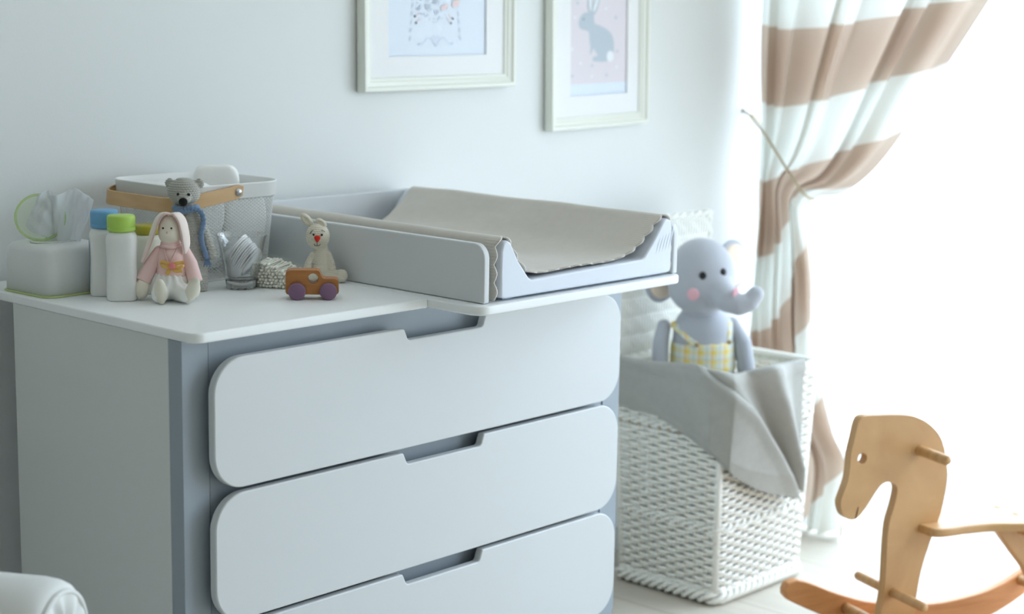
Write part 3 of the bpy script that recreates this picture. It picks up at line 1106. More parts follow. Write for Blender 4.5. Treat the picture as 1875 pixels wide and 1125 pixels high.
for pth in ([(-.025, -.024, .143), (-.028, -.027, .137), (-.029, -.027, .131)], [(-.014, -.024, .146), (-.002, -.023, .1485), (.009, -.018, .1455), (.0165, -.015, .136), (.0180, -.016, .122), (.0150, -.019, .105), (.0160, -.020, .088), (.0215, -.020, .070), (.0245, -.020, .060)]):
    p = catmull(pth, 8)
    sc.add(*tube(p, [.0046 + .0007 * math.sin(i * 1.6) for i in range(len(p))], 10, flat=.65, up=(0, 1, .2)))
scf = obj('scarf', sc, M['scarf'], t, label='blue knitted scarf')
fr = MB()
for k in range(9):
    a = -1 + 2 * k / 8
    fr.add(*tube([(.0245 + .0022 * a, -.020, .0615), (.0250 + .0048 * a, -.0205, .054), (.0255 + .0068 * a, -.021, .0455 + .002 * (k % 3))], .0009, 6))
obj('fringe', fr, M['scarf'], scf)

# ------------------------------------------------------------------ cloth rabbit doll
M['linen'] = mat('cream_linen', lin(236, 229, 212), 0.9, bump=(1500, .2, .0005), sheen=.2)
M['pink'] = mat('pink_cotton', lin(242, 208, 204), 0.9, bump=(1500, .2, .0005), sheen=.2)
M['palepink'] = mat('pale_pink_cotton', lin(244, 228, 220), 0.9, bump=(1500, .2, .0005), sheen=.2)
M['trouser'] = mat('white_cotton', lin(240, 240, 236), 0.9, bump=(1500, .2, .0005), sheen=.2)
M['shoe'] = mat('cream_felt', lin(226, 221, 204), 0.9, sheen=.2)
M['ribbon'] = mat('gold_ribbon', lin(232, 184, 92), 0.35, sheen=.3)
M['rose'] = mat('rose_button', lin(236, 138, 140), 0.5)
M['rosemark'] = mat('rose_thread', lin(232, 170, 166), 0.8)
t = thing('rabbit_doll', 'cloth rabbit doll with long pink ears sitting in front of the bear', 'toy rabbit', (.1290, .2780, ZT), VIEW)
t.scale = (1.04, 1.04, 1.04)
skin = s_union([
    s_ell((-.003, -.002, .1160), (.0180, .0165, .0245)), s_ell((-.002, -.004, .1060), (.0175, .0150, .0150)),
    s_cap((-.002, 0, .100), (-.001, .002, .070), .010, .012),
    s_ell((0, .004, .045), (.024, .019, .04)),
    s_cap((-.004, .002, .022), (.004, .002, .022), .02, .02),
], .006)
obj('rabbit_body', sdf_mesh(lambda P: np.maximum(skin(P), .002 - P[..., 2]), (-.04, -.03, 0), (.04, .035, .146), .0016), M['linen'], t)
for s in (-1, 1):     # hands
    p0, p1 = ((-.0455, -.012, .032), (-.0470, -.018, .0185)) if s < 0 else ((.0385, -.012, .032), (.0370, -.020, .020))
    hs = s_union([s_ell(p1, (.0115, .0105, .0160)), s_cap(p0, p1, .0085, .009)], .004)
    obj('hand', sdf_mesh(lambda P: np.maximum(hs(P), .0006 - P[..., 2]), np.array(p1) - .024, np.array(p1) + .028, .0016), M['linen'], t)
jk = s_union([s_chain([(0, .003, .040), (0, .003, .066), (-.001, .001, .084)], [.0275, .0250, .0145]), s_cap((-.018, .002, .078), (.016, .002, .079), .0095, .0095)], .008)
jk_skin = lambda P: np.maximum(jk(P), np.maximum(.040 - P[..., 2], P[..., 2] - .0895))
j = obj('jacket', sdf_mesh(jk_skin, (-.05, -.04, .034), (.05, .04, .096), .0014), M['pink'], t)
for pts, rr in (([(-.021, .001, .079), (-.033, -.004, .058), (-.0455, -.011, .0325)], [.0095, .0115, .0125]), ([(.020, .001, .080), (.0305, -.004, .060), (.0390, -.011, .0330)], [.0095, .0112, .0118])):
    ch = s_chain(pts, rr)
    a, b = np.array(pts[2]), np.array(pts[1])
    dv = (a - b) / np.linalg.norm(a - b)
    fsl = lambda P, ch=ch, a=a, dv=dv: np.maximum(ch(P), (P - a) @ dv - .002)
    obj('sleeve', sdf_mesh(fsl, np.min(pts, 0) - .018, np.max(pts, 0) + .018, .0014), M['pink'], j)
col = MB()
for z, r, tr in ((.0965, .0125, .0032), (.0925, .0132, .0036), (.0885, .0142, .0036)):
    col.add(*tube([(-.002 + r * math.cos(a), .000 + r * math.sin(a), z + .0008 * math.sin(2 * a)) for a in np.linspace(0, 2 * PI, 28, endpoint=False)], tr, 8, closed=True))
obj('collar', col, M['pink'], j)
lap = MB()
for s in (-1, 1):      # lapel edge of the crossed jacket
    p = catmull([(s * .011, -.0085, .089), (s * .0085, -.0185, .080), (s * .004, -.0245, .070), (s * -.001, -.027, .058)], 6)
    lap.add(*tube(p, .0016, 6, flat=.6))
obj('lapel', lap, mat('jacket_edge', lin(222, 186, 180), .9), j)
tr = s_union([s_ell((-.001, -.002, .030), (.0300, .0270, .0215)), s_ell((-.003, -.005, .022), (.0300, .0285, .0205)),
              s_chain([(-.012, -.012, .017), (-.0135, -.036, .0155), (-.0125, -.048, .014)], [.0155, .0140, .0128]),
              s_chain([(.010, -.012, .017), (.024, -.034, .0155), (.031, -.044, .015)], [.0155, .0145, .0132])], .006)
def tr_fold(P):
    a = np.arctan2(P[:, 1], P[:, 0])
    return .0009 * np.sin(16 * a + 60 * P[:, 2]) * np.clip((P[:, 2] - .006) / .02, 0, 1) + .0006 * np.sin(240 * P[:, 1] + 100 * P[:, 0])
tg_ = obj('trousers', sdf_mesh(lambda P: np.maximum(tr(P), .0004 - P[..., 2]), (-.044, -.07, -.002), (.052, .04, .058), .0014, tr_fold), M['trouser'], t)
for c, rt, rad in (((-.0085, -.0570, .0218), Euler((R(10), R(-2), 0)), (.0098, .0088, .0218)), ((.0405, -.0520, .0235), Euler((R(14), R(27), 0)), (.0098, .0088, .0248))):
    f = s_union([s_ell(c, rad, rt)], .003)
    sh = obj('shoe', sdf_mesh(lambda P: np.maximum(f(P), .0004 - P[..., 2]), np.array(c) - .03, np.array(c) + .03, .0013), M['shoe'], t)
# ears: two long padded strips falling from the crown
def strip(path, widths, thick, nx, n=10):
    p = catmull(path, 8)
    w = catmull([(x, 0, 0) for x in widths], 8)[:, 0]
    d = np.array(nx, float)
    V, F = [], []
    for i in range(len(p)):
        tgt = p[min(i + 1, len(p) - 1)] - p[max(i - 1, 0)]
        tgt /= np.linalg.norm(tgt)
        uu = d - tgt * (d @ tgt); uu /= np.linalg.norm(uu)
        ww = np.cross(tgt, uu)
        for q in range(n):
            a = 2 * PI * q / n
            cc, ss = math.cos(a), math.sin(a)
            V.append(p[i] + uu * w[i] * math.copysign(abs(cc) ** .8, cc) + ww * thick * math.copysign(abs(ss) ** .8, ss) * min(1, w[i] / thick / 1.5))
    for i in range(len(p) - 1):
        for q in range(n):
            F.append((i * n + q, i * n + (q + 1) % n, (i + 1) * n + (q + 1) % n, (i + 1) * n + q))
    F.append(tuple(range(n))[::-1]); F.append(tuple((len(p) - 1) * n + q for q in range(n)))
    return V, F
for side, pth, wd, nx in ((-1, [(.002, -.006, .1400), (-.0105, -.009, .1425), (-.0215, -.008, .1330), (-.0300, -.006, .1130), (-.0385, -.007, .0880), (-.0480, -.010, .0620)], [.006, .0105, .0125, .0130, .0105, .003], (.35, -.75, .1)),
                          (1, [(-.001, -.006, .1405), (.0090, -.009, .1420), (.0180, -.008, .1320), (.0230, -.007, .1120), (.0250, -.008, .0920), (.0225, -.009, .0770)], [.006, .0100, .0110, .0110, .0095, .003], (.35, .75, 0))):
    e = obj('ear', MB().add(*strip(pth, wd, .0022, nx)), M['palepink'], t)
    off = np.array((.0026, -.0016, -.0008)) if side < 0 else np.array((-.0024, -.0012, -.0008))
    obj('ear_lining', MB().add(*strip([np.array(q) + off for q in pth], [x * .86 for x in wd], .0014, nx)), M['pink'], e, label='pink ear lining')
for x in (-.0108, .0028):
    obj('eye', MB().add(*ball((x, -.0178 if x < 0 else -.0180, .1195), .0017)), M['black'], t)
obj('nose', MB().add(*ball((-.0040, -.0186, .1120), (.0020, .0012, .0030))), M['rosemark'], t)
obj('mouth', MB().add(*tube(catmull([(-.0085, -.0178, .1050), (-.0050, -.0186, .1036), (-.0040, -.0188, .1050), (-.0030, -.0186, .1036), (.0002, -.0180, .1048)], 5), .00045, 6)), M['rosemark'], t)
bw = MB()
for s in (-1, 1):
    lp = catmull([(.005, -.0285, .0600), (.005 + s * .008, -.0300, .0640), (.005 + s * .0165, -.0285, .0650), (.005 + s * .0170, -.0285, .0595), (.005 + s * .008, -.0300, .0575), (.005, -.0285, .0595)], 6)
    bw.add(*strip(lp[::4], [.0032] * len(lp[::4]), .0005, (0, -.3, 1)))
    tl = [(.005, -.0285, .0590), (.005 + s * .005, -.0295, .0520), (.005 + (s * .0085 if s < 0 else .0165), -.0300, .0455 if s < 0 else .0520)]
    bw.add(*strip(tl, [.0028, .0034, .0036], .0005, (1, -.1, .2)))
b = obj('bow', bw, M['ribbon'], t, label='golden ribbon bow')
obj('button', MB().add(*ball((.0055, -.0315, .0595), (.0056, .0026, .0056))), M['rose'], b, label='rose pink button')

# ------------------------------------------------------------------ glass with cotton pads
M['glass'] = clear('drinking_glass', tint=(.975, .985, .99, 1), gloss=.50, power=1.8)
M['glassbase'] = bpy.data.materials.new('thick_glass')
M['glassbase'].use_nodes = True
_b = M['glassbase'].node_tree.nodes['Principled BSDF']
_b.inputs['Transmission Weight'].default_value = 1
_b.inputs['Roughness'].default_value = .02
_b.inputs['IOR'].default_value = 1.35
GX, GY = .2915, .2960
t = thing('drinking_glass', 'clear drinking glass filled with cotton pads between the bear and the toy car', 'glass', (GX, GY, ZT), VIEW)
obj('glass_wall', MB().add(*lathe([(.0285, .0165), (.0300, .022), (.0345, .050), (.0405, .080), (.0450, .0958), (.0455, .0966), (.0447, .0967), (.0438, .0958), (.0392, .080), (.0332, .050), (.0288, .024), (.024, .0215), (.0001, .0205)], 56)), M['glass'], t)
obj('glass_base', MB().add(*lathe([(.0001, .004), (.018, .0032), (.0215, .0004), (.0245, .0002), (.0268, .0022), (.0278, .008), (.0285, .0163), (.02, .0175), (.0001, .0170)], 56)), M['glassbase'], t)
M['cotton'] = mat('cotton_pad', lin(252, 252, 252), 0.95, bump=(500, .3, .001), sheen=.2)
padm = MB().add(*lathe([(.0001, -.0017), (.025, -.0017), (.0272, -.0011), (.0280, 0), (.0272, .0011), (.025, .0017), (.0001, .0017)], 36)).mesh()
padm.materials.append(M['cotton'])
c0 = Vector((.008, 0, .053))
rotp = Euler((R(-8), R(-56), R(0)))
ax = rotp.to_matrix() @ Vector((0, 0, 1))
names = ['front', 'second', 'third', 'fourth', 'fifth', 'sixth', 'seventh', 'eighth', 'ninth', 'tenth']
Mv = Matrix.Rotation(VIEW, 4, 'Z')
for k in range(10):
    p = c0 + ax * (.0036 * (k - 3.5)) + Vector((.0008 * math.sin(k * 2.1), .0008 * math.cos(k * 1.7), .001 * k))
    o = bpy.data.objects.new('cotton_pad', padm)
    COL.objects.link(o)
    o.matrix_world = Matrix.Translation((GX, GY, ZT)) @ Mv @ Matrix.Translation(p) @ rotp.to_matrix().to_4x4()
    o.scale = (1.0, 1.0, 1.0)
    tag(o, 'white cotton pad in the tilted stack inside the drinking glass', 'cotton pad', 'stacked cotton pads in the glass')
for p, e, lb in (((-.014, .004, .064), (R(20), R(-28), 0), 'single white cotton pad leaning at the left inside the glass'), ((-.010, -.006, .040), (R(24), R(-70), R(20)), 'white cotton pad lowest at the left inside the glass')):
    o = bpy.data.objects.new('cotton_pad', padm)
    COL.objects.link(o)
    o.matrix_world = Matrix.Translation((GX, GY, ZT)) @ Mv @ Matrix.Translation(p) @ Euler(e).to_matrix().to_4x4() @ Matrix.Scale(.86, 4)
    tag(o, lb, 'cotton pad')

# ------------------------------------------------------------------ pouch of cotton swabs
M['pouch'] = clear('clear_pouch', tint=(.97, .98, .97, 1), gloss=.06, milky=.06, milk=lin(244, 245, 238))
M['swab'] = mat('swab_cotton', lin(255, 253, 244), 0.95)
PXs, PYs = .3560, .2760
sw = MB()
sw.add(*tube([(0, -.034, 0), (0, .034, 0)], .0012, 6))
for s in (-1, 1):
    sw.add(*ball((0, s * .031, 0), (.0030, .0078, .0030), 10, 8))
swm = sw.mesh()
swm.materials.append(M['swab'])
r4 = np.random.default_rng(11)
pr_ = thing('swab_pouch', 'clear plastic pouch of cotton swabs between the glass and the wooden car', 'pouch', (PXs, PYs, ZT), VIEW + R(-12))
def pouch_ring(y, k):
    return [(-.036 * k, y, .0006), (.046 * k, y, .0006), (.047 * k, y, .012 * k), (.038 * k, y, .032 * k), (.0 * k, y, .046 * k), (-.030 * k, y, .051 * k), (-.037 * k, y, .03 * k)]
V, F = [], []
rs = [(-.039, 1.0), (-.036, 1.03), (0, 1.05), (.036, 1.02), (.042, .7), (.05, .25)]
for y, k in rs:
    V += [tuple(q) for q in pouch_ring(y, k)]
for j in range(len(rs) - 1):
    for i in range(7):
        F.append((j * 7 + i, j * 7 + (i + 1) % 7, (j + 1) * 7 + (i + 1) % 7, (j + 1) * 7 + i))
F.append(tuple(range(7))[::-1])
obj('pouch_film', mesh(V, F), M['pouch'], pr_, subsurf=0)
Mp = Matrix.Translation((PXs, PYs, ZT)) @ Matrix.Rotation(VIEW + R(-12), 4, 'Z')
for row in range(8):
    z = .0042 + row * .0055
    n = 13 - (row + 1) // 2
    for i in range(n):
        x = -.032 + .0032 * (row % 2) + i * .0063
        if z > .046 - max(0, x + .008) * .40: continue
        o = bpy.data.objects.new('cotton_swab', swm)
        COL.objects.link(o)
        o.matrix_world = Mp @ Matrix.Translation((x + r4.uniform(-.0004, .0004), r4.uniform(-.002, .0025), z)) @ Euler((R(r4.uniform(-1.5, 1.5)), 0, R(r4.uniform(-2, 2)))).to_matrix().to_4x4()
        tag(o, 'white cotton swab packed inside the clear plastic pouch', 'cotton swab', 'cotton swabs in the clear pouch')

# ------------------------------------------------------------------ crocheted bunny
M['creamyarn'] = mat('cream_yarn', lin(232, 226, 208), 0.95, bump=(900, .35, .0008), sheen=.3)
M['red'] = mat('red_yarn', lin(226, 52, 30), 0.85, bump=(900, .4, .0006))
t = thing('crocheted_bunny', 'cream crocheted bunny with a red nose leaning against the side board', 'toy bunny', (.4500, .2590, ZT), VIEW)
bun = s_union([s_ell((-.009, -.001, .0830), (.0222, .0205, .0245)),
               s_chain([(-.003, .003, .060), (-.002, .003, .035), (-.002, .002, .018)], [.0125, .0165, .0180])], .003)
bun2 = s_union([bun,
    s_chain([(-.018, -.002, .050), (-.0255, -.005, .034), (-.0285, -.008, .018)], [.0055, .0068, .0078]),
    s_chain([(.0105, -.002, .051), (.0165, -.005, .034), (.0185, -.008, .020)], [.0055, .0066, .0072]),
    s_chain([(.006, -.004, .011), (.022, -.010, .0115), (.0345, -.014, .0128)], [.009, .0092, .0130]),
    s_chain([(-.010, -.004, .011), (-.022, -.012, .0115), (-.032, -.018, .0128)], [.009, .0092, .0130])], .0022)
def bun_st(P):
    return stitches(.0036, .0042, .0016, -.004, .002, .018)(P)
obj('bunny_body', sdf_mesh(lambda P: np.maximum(bun2(P), .0003 - P[..., 2]), (-.050, -.036, -.003), (.052, .026, .112), .0010, bun_st), M['creamyarn'], t)
for c, rd, rt in (((-.0290, .000, .1125), (.0082, .0050, .0165), Euler((R(8), R(-42), 0))), ((-.0030, -.001, .1080), (.0068, .0060, .0125), Euler((R(-20), R(-62), 0)))):
    f = s_ell(c, rd, rt)
    g = s_ell((c[0] - .001, c[1] - .0055, c[2]), (rd[0] * .55, .003, rd[2] * .6), rt)
    e = obj('ear', sdf_mesh(lambda P: np.maximum(f(P), -g(P)), np.array(c) - .021, np.array(c) + .021, .0010, stitches(.0030, .0036, .0006, c[0], c[1], .008)), M['creamyarn'], t)
for x in (-.0145, .0005):
    obj('eye', MB().add(*ball((x, -.0195, .0882), .0021)), M['black'], t)
obj('nose', sdf_mesh(s_union([s_ell((-.0076, -.0212, .0832), (.0060, .0034, .0040)), s_ell((-.0076, -.0212, .0790), (.0036, .0030, .0042))], .003), (-.016, -.027, .072), (.001, -.015, .090), .0008), M['red'], t)
mo = MB()
mo.add(*tube([(-.0078, -.0226, .0760), (-.0078, -.0224, .0690)], .0006, 6))
mo.add(*tube(catmull([(-.0135, -.0206, .0715), (-.0118, -.0214, .0688), (-.0078, -.0222, .0684), (-.0042, -.0216, .0688), (-.0022, -.0206, .0716)], 5), .0006, 6))
obj('mouth', mo, M['blackyarn'], t)
for pts in ([(-.0215, -.0172, .0895), (-.0185, -.0178, .0940), (-.0150, -.0176, .0965)], [(-.0010, -.0176, .0968), (.0030, -.0170, .0955), (.0055, -.0158, .0930)]):
    obj('eyebrow', MB().add(*tube(catmull(pts, 5), .0005, 6)), M['blackyarn'], t)

# ------------------------------------------------------------------ wooden toy car
M['purple'] = mat('purple_paint', lin(132, 100, 128), 0.5, bump=(300, .05, .0005))
t = thing('toy_car', 'small wooden toy car with purple wheels at the front of the dresser top', 'toy car', (.3120, .1265, ZT), VIEW + R(6))
q = lambda a, b: (((a / 8.523 + 460) - 570) / 1064, (768 - b) / 8.523 / 1064 / .985)
out = [q(*p) for p in [(512, 640), (512, 400), (522, 350), (545, 322), (590, 308), (990, 308), (1030, 318), (1050, 345), (1062, 385), (1082, 422), (1115, 440), (1285, 442), (1320, 458), (1334, 492), (1340, 630), (1330, 668), (1300, 688), (560, 688), (530, 678)]]
hole = [(q(940, 438)[0] + .0088 * math.cos(a), q(940, 438)[1] + .0088 * math.sin(a)) for a in np.linspace(0, 2 * PI, 24, endpoint=False)]
obj('car_body', prism(out, -.015, .015, 'y', holes=[hole]), M['carwood'], t, bevel=.0022, angle=40)
for a in (690, 1175):
    x = q(a, 625)[0]
    obj('axle', MB().add(*tube([(x, -.02, .0150), (x, .02, .0150)], .003, 12)), M['carwood'], t)
    for s in (-1, 1):
        V, F = lathe([(.0001, .0062), (.0130, .0062), (.0150, .0046), (.0150, .0004), (.0001, .0004)], 40)
        V = [(x + vx, s * (.0155 + vz), .0150 + max(vy, -.0150)) for vx, vy, vz in V]
        obj('wheel', MB().add(V, [f if s < 0 else f[::-1] for f in F]), M['purple'], t, label='purple wheel')

# ------------------------------------------------------------------ wicker hamper with its lid open
M['wickercore'] = mat('tan_wicker', lin(196, 180, 154), 0.6, bump=(240, .2, .001))  # tan rods give the gaps in the weave a brown tone
M['wicker'] = mat('white_wicker', lin(243, 243, 237), 0.55, vary=(45, lin(214, 204, 186), .66, .80), bump=(240, .2, .001))
HX0, HX1, HY0, HY1, HH = 1.638, 1.992, .205, .500, .552
FL = .022      # flare at the rim
t = thing('wicker_hamper', 'white wicker hamper with raised lid on the floor right of the dresser', 'hamper', ((HX0 + HX1) / 2, (HY0 + HY1) / 2, 0))
hx, hy = (HX1 - HX0) / 2, (HY1 - HY0) / 2
def hring(z, off=0.0, step=.0095):
    f = z / HH
    p = rrect(-hx - FL * f - off, hx + FL * f + off, -hy - FL * f * .8 - off, hy + FL * f * .8 + off, .022, 6)
    p = np.array(p + [p[0]])
    L = np.concatenate([[0], np.cumsum(np.linalg.norm(np.diff(p, axis=0), axis=1))])
    return p, L
NST = 46
SP = 8           # samples per stake gap
def wicker_row(mb, z, ph, r=.0047, amp=.0046, per=1, slant=0.0):
    p, L = hring(z)
    n = NST * SP
    s = np.linspace(0, L[-1], n, endpoint=False)
    x = np.interp(s, L, p[:, 0]); y = np.interp(s, L, p[:, 1])
    tx = np.roll(x, -1) - np.roll(x, 1); ty = np.roll(y, -1) - np.roll(y, 1)
    l = np.hypot(tx, ty); nx, ny = ty / l, -tx / l
    k = np.arange(n) / SP
    w = np.sin(PI * k / per + ph)
    off = amp * w
    pts = np.stack([x + nx * off, y + ny * off, np.full(n, z)], 1)
    mb.add(*tube(pts, r, 6, closed=True, up=(0, 0, 1)))
wv = MB()
z = .040
row = 0
bands = (.190, .420)
while z < .528:
    if any(abs(z - b) < .010 for b in bands):
        z += .006
        continue
    wicker_row(wv, z, PI * (row % 2))
    z += .0106
    row += 1
body = obj('woven_body', wv, M['wicker'], t)
stk = MB()
pb, Lb = hring(.012)
pt, Lt = hring(HH - .01)
for k in range(NST):
    f = (k + .0) / NST
    b = (np.interp(f * Lb[-1], Lb, pb[:, 0]), np.interp(f * Lb[-1], Lb, pb[:, 1]), .012)
    c = (np.interp(f * Lt[-1], Lt, pt[:, 0]), np.interp(f * Lt[-1], Lt, pt[:, 1]), HH - .008)
    stk.add(*tube([b, c], .0036, 6))
for sx in (-1, 1):
    for sy in (-1, 1):
        obj('corner_post', MB().add(*tube([(sx * (hx - .006), sy * (hy - .006), .004), (sx * (hx + FL - .007), sy * (hy + FL * .8 - .007), HH - .006)], .009, 8)), M['wicker'], t)
obj('stakes', stk, M['wickercore'], t, label='tan upright rods')
def rope(mb, z0, off, r, twist, n=420, amp=.0045, ph=0):
    p, L = hring(z0)
    s = np.linspace(0, L[-1], n, endpoint=False)
    x = np.interp(s, L, p[:, 0]); y = np.interp(s, L, p[:, 1])
    tx = np.roll(x, -1) - np.roll(x, 1); ty = np.roll(y, -1) - np.roll(y, 1)
    l = np.hypot(tx, ty); nx, ny = ty / l, -tx / l
    a = 2 * PI * twist * np.arange(n) / n + ph
    mb.add(*tube(np.stack([x + nx * (off + amp * np.cos(a)), y + ny * (off + amp * np.cos(a)), z0 + amp * 1.1 * np.sin(a)], 1), r, 6, closed=True, up=(0, 0, 1)))
for bz in bands:
    mb = MB()
    for ph in (0, PI):
        rope(mb, bz, .003, .0042, 23, ph=ph)
    obj('twisted_band', mb, M['wicker'], t)
mb = MB()
for ph in (0, 2 * PI / 3, 4 * PI / 3):
    rope(mb, .0185, .005, .0062, 17, amp=.0085, ph=ph)
    rope(mb, .033, .002, .0038, 20, amp=.004, ph=ph)
obj('braided_foot', mb, M['wicker'], t)
mb = MB()
for ph in (0, 2 * PI / 3, 4 * PI / 3):
    rope(mb, HH - .006, .001, .0052, 40, amp=.0062, ph=ph)
    rope(mb, HH - .020, .001, .0036, 30, amp=.003, ph=ph)
obj('braided_rim', mb, M['wicker'], t)
obj('hamper_base', prism(rrect(-hx + .004, hx - .004, -hy + .004, hy - .004, .02, 5), .014, .022, 'z'), M['wicker'], t)
# lid: woven panel hinged at the back rim and standing up
LW, LH = hx + FL + .004, .335
lidm = MB()
nst = 7
nv_ = 74
for j in range(nv_):
    xx = -LW + .010 + j * (2 * LW - .020) / (nv_ - 1)
    n = nst * 10
    zs = np.linspace(.008, LH - .008, n)
    k = np.linspace(0, nst, n)
    w = np.sin(PI * k + PI * (j % 2))
    lidm.add(*tube(np.stack([np.full(n, xx) + .0016 * np.sin(2 * PI * k + .6 * j), .0046 * np.sign(w) * np.abs(w) ** .7, zs], 1), .0047, 6, up=(0, 1, 0)))
for i in range(nst):
    z = .008 + (LH - .016) * (i + .5) / nst
    lidm.add(*tube([(-LW + .004, 0, z), (LW - .004, 0, z)], .0040, 6))
fr_ = catmull(rrect(-LW, LW, 0, LH, .02, 4), 2, closed=True)
lid = obj('lid', lidm, M['wicker'], t, loc=(.006, hy + FL * .8 + .012, HH + .002), rot=(R(-3), 0, 0))
n = 300
L = np.concatenate([[0], np.cumsum(np.linalg.norm(np.diff(np.vstack([fr_, fr_[:1]]), axis=0), axis=1))])
fx = np.interp(np.linspace(0, L[-1], n, endpoint=False), L, np.append(fr_[:, 0], fr_[0, 0]))
fz = np.interp(np.linspace(0, L[-1], n, endpoint=False), L, np.append(fr_[:, 1], fr_[0, 1]))
mb = MB()
for ph in (0, PI):
    a = 2 * PI * 26 * np.arange(n) / n + ph
    mb.add(*tube(np.stack([fx, .005 * np.cos(a), fz + .004 * np.sin(a)], 1), .0056, 6, closed=True, up=(0, 1, 0)))
obj('lid_border', mb, M['wicker'], lid)

# ------------------------------------------------------------------ grey wool blanket over the hamper's front corner
M['wool'] = knit_mat('grey_wool', lin(174, 175, 169), lin(188, 188, 181), 170, 170, .6, dist=.0018)
# rim path from the left face round the front corner to the right end of the front face
rimp = np.array([(1.6150, .505), (1.6125, .42), (1.6115, .34), (1.6120, .275), (1.6160, .215), (1.6330, .184), (1.67, .1800), (1.72, .1785), (1.78, .1775), (1.84, .1770), (1.89, .1768), (1.935, .1765)])
_rl = np.concatenate([[0], np.cumsum(np.linalg.norm(np.diff(rimp, axis=0), axis=1))])
RT = _rl[-1]
def wool_out(s):
    x = np.interp(s, _rl, rimp[:, 0]); y = np.interp(s, _rl, rimp[:, 1])
    d = .048
    x2 = np.interp(min(s + d, RT), _rl, rimp[:, 0]); y2 = np.interp(min(s + d, RT), _rl, rimp[:, 1])
    x1 = np.interp(max(s - d, 0), _rl, rimp[:, 0]); y1 = np.interp(max(s - d, 0), _rl, rimp[:, 1])
    tx, ty = x2 - x1, y2 - y1
    l = math.hypot(tx, ty) + 1e-9
    return x, y, ty / l, -tx / l
def cloth_pt(s, z, off):
    x, y, nx, ny = wool_out(s)
    off = max(off, .006) - .7 * max(0, .57 - z) / HH * FL
    return (x + nx * off, y + ny * off, z)
def hang(top, bot, off_u, off_k, zt_fn, wob):
    """cloth hung over the rim: columns run from points along the rim to points along the hem"""
    def f(u, v):
        s0 = np.interp(u, *top)
        s1 = np.interp(u, bot[0], bot[1]); z1 = np.interp(u, bot[0], bot[2])
        o = np.interp(u, *off_u)
        zt = zt_fn(s0)
        if v < .16:
            k = 1 - v / .16
            x, y, nx, ny = wool_out(s0)
            ins = .010 + o * .6 * (1 - k) - .055 * k
            return (x + nx * ins, y + ny * ins, zt + o * .25 * (1 - k) - .055 * k ** 1.6 + .003 * math.sin(40 * s0) * k)
        k = (v - .16) / .84
        s = s0 + (s1 - s0) * k ** .92
        z = zt + o * .25 * (1 - k) ** 3 + (z1 - zt) * k
        off = .009 + o * np.interp(k, *off_k) + .006 * math.exp(-((k - .05) / .06) ** 2)
        off += wob * (math.sin(23 * s + 9 * z) + .6 * math.sin(41 * s - 17 * z + 1)) * k
        return cloth_pt(s, z, off)
    return f
ztop = lambda s: .571 + .010 * math.exp(-((s - .24) / .09) ** 2) - .004 * math.exp(-((s - .33) / .03) ** 2)
_sm = lambda xs, ys: (np.linspace(0, 1, 41), np.interp(np.linspace(0, 1, 41), np.linspace(0, 1, 200), np.convolve(np.pad(np.interp(np.linspace(0, 1, 200), xs, ys), 6, mode='edge'), np.ones(13) / 13, 'valid')))
flap = hang(([0, .6, 1], [0, .19, .275]),
            ([0, .16, .30, .42, .50, .60, .70, .80, .90, 1], [0, .145, .23, .30, .345, .42, .49, .545, .585, .612], [.455, .447, .415, .374, .325, .281, .255, .240, .229, .222]),
            _sm([0, .3, .55, .8, .92, .97, 1], [.008, .014, .018, .030, .042, .040, .026]),
            ([0, .3, .8, 1], [.55, 1, 1, .55]), ztop, .0016)
under = hang(([0, .35, .55, .8, 1], [.265, .372, .430, .53, .603]),
             ([0, .35, .55, .8, 1], [.42, .575, .612, .617, .619], [.34, .262, .240, .248, .262]),
             _sm([0, .06, .13, .20, .28, .36, .42, .52, .60, .70, .82, 1], [.006, .016, .030, .014, .001, .000, .026, .054, .048, .022, .006, .005]),
             ([0, .25, .8, 1], [.8, 1, .9, .5]), ztop, .0012)
t = thing('wool_blanket', 'soft grey wool blanket hanging over the front corner of the wicker hamper', 'blanket', (0, 0, 0))
obj('draped_cloth', grid(flap, 200, 110), M['wool'], t, solid=.006)
obj('under_fold', grid(under, 180, 110), M['wool'], t, solid=.005)
def bunch(u, v):
    a = 2 * PI * u
    th = PI * v
    r = math.sin(th) ** .5 if 0 < v < 1 else 0
    w = 1 + .04 * math.sin(5 * a + 3 * th) + .03 * math.sin(9 * a)
    c, s = math.cos(a), math.sin(a)
    k = (abs(c) ** 4 + abs(s) ** 4) ** (-.25)
    return (1.815 + .160 * r * k * c * w * .93, .3525 + .128 * r * k * s * w * .9, .245 + .218 * math.cos(th) + .008 * math.sin(4 * a + 2) * r)
obj('bundled_part', grid(bunch, 60, 30, closed_u=True), M['wool'], t)

# ------------------------------------------------------------------ elephant plush
M['plush'] = mat('grey_plush', lin(184, 188, 196), 0.95, bump=(420, .3, .0015), sheen=.5)
M['earlining'] = mat('peach_felt', lin(240, 222, 202), 0.9, sheen=.3)
M['cheek'] = mat('pink_felt', lin(238, 188, 198), 0.9)
EX, EY, EZ = 1.800, .362, .455
t = thing('plush_elephant', 'grey plush elephant in yellow checked dungarees sitting in the wicker hamper', 'toy elephant', (EX, EY, EZ), VIEW)
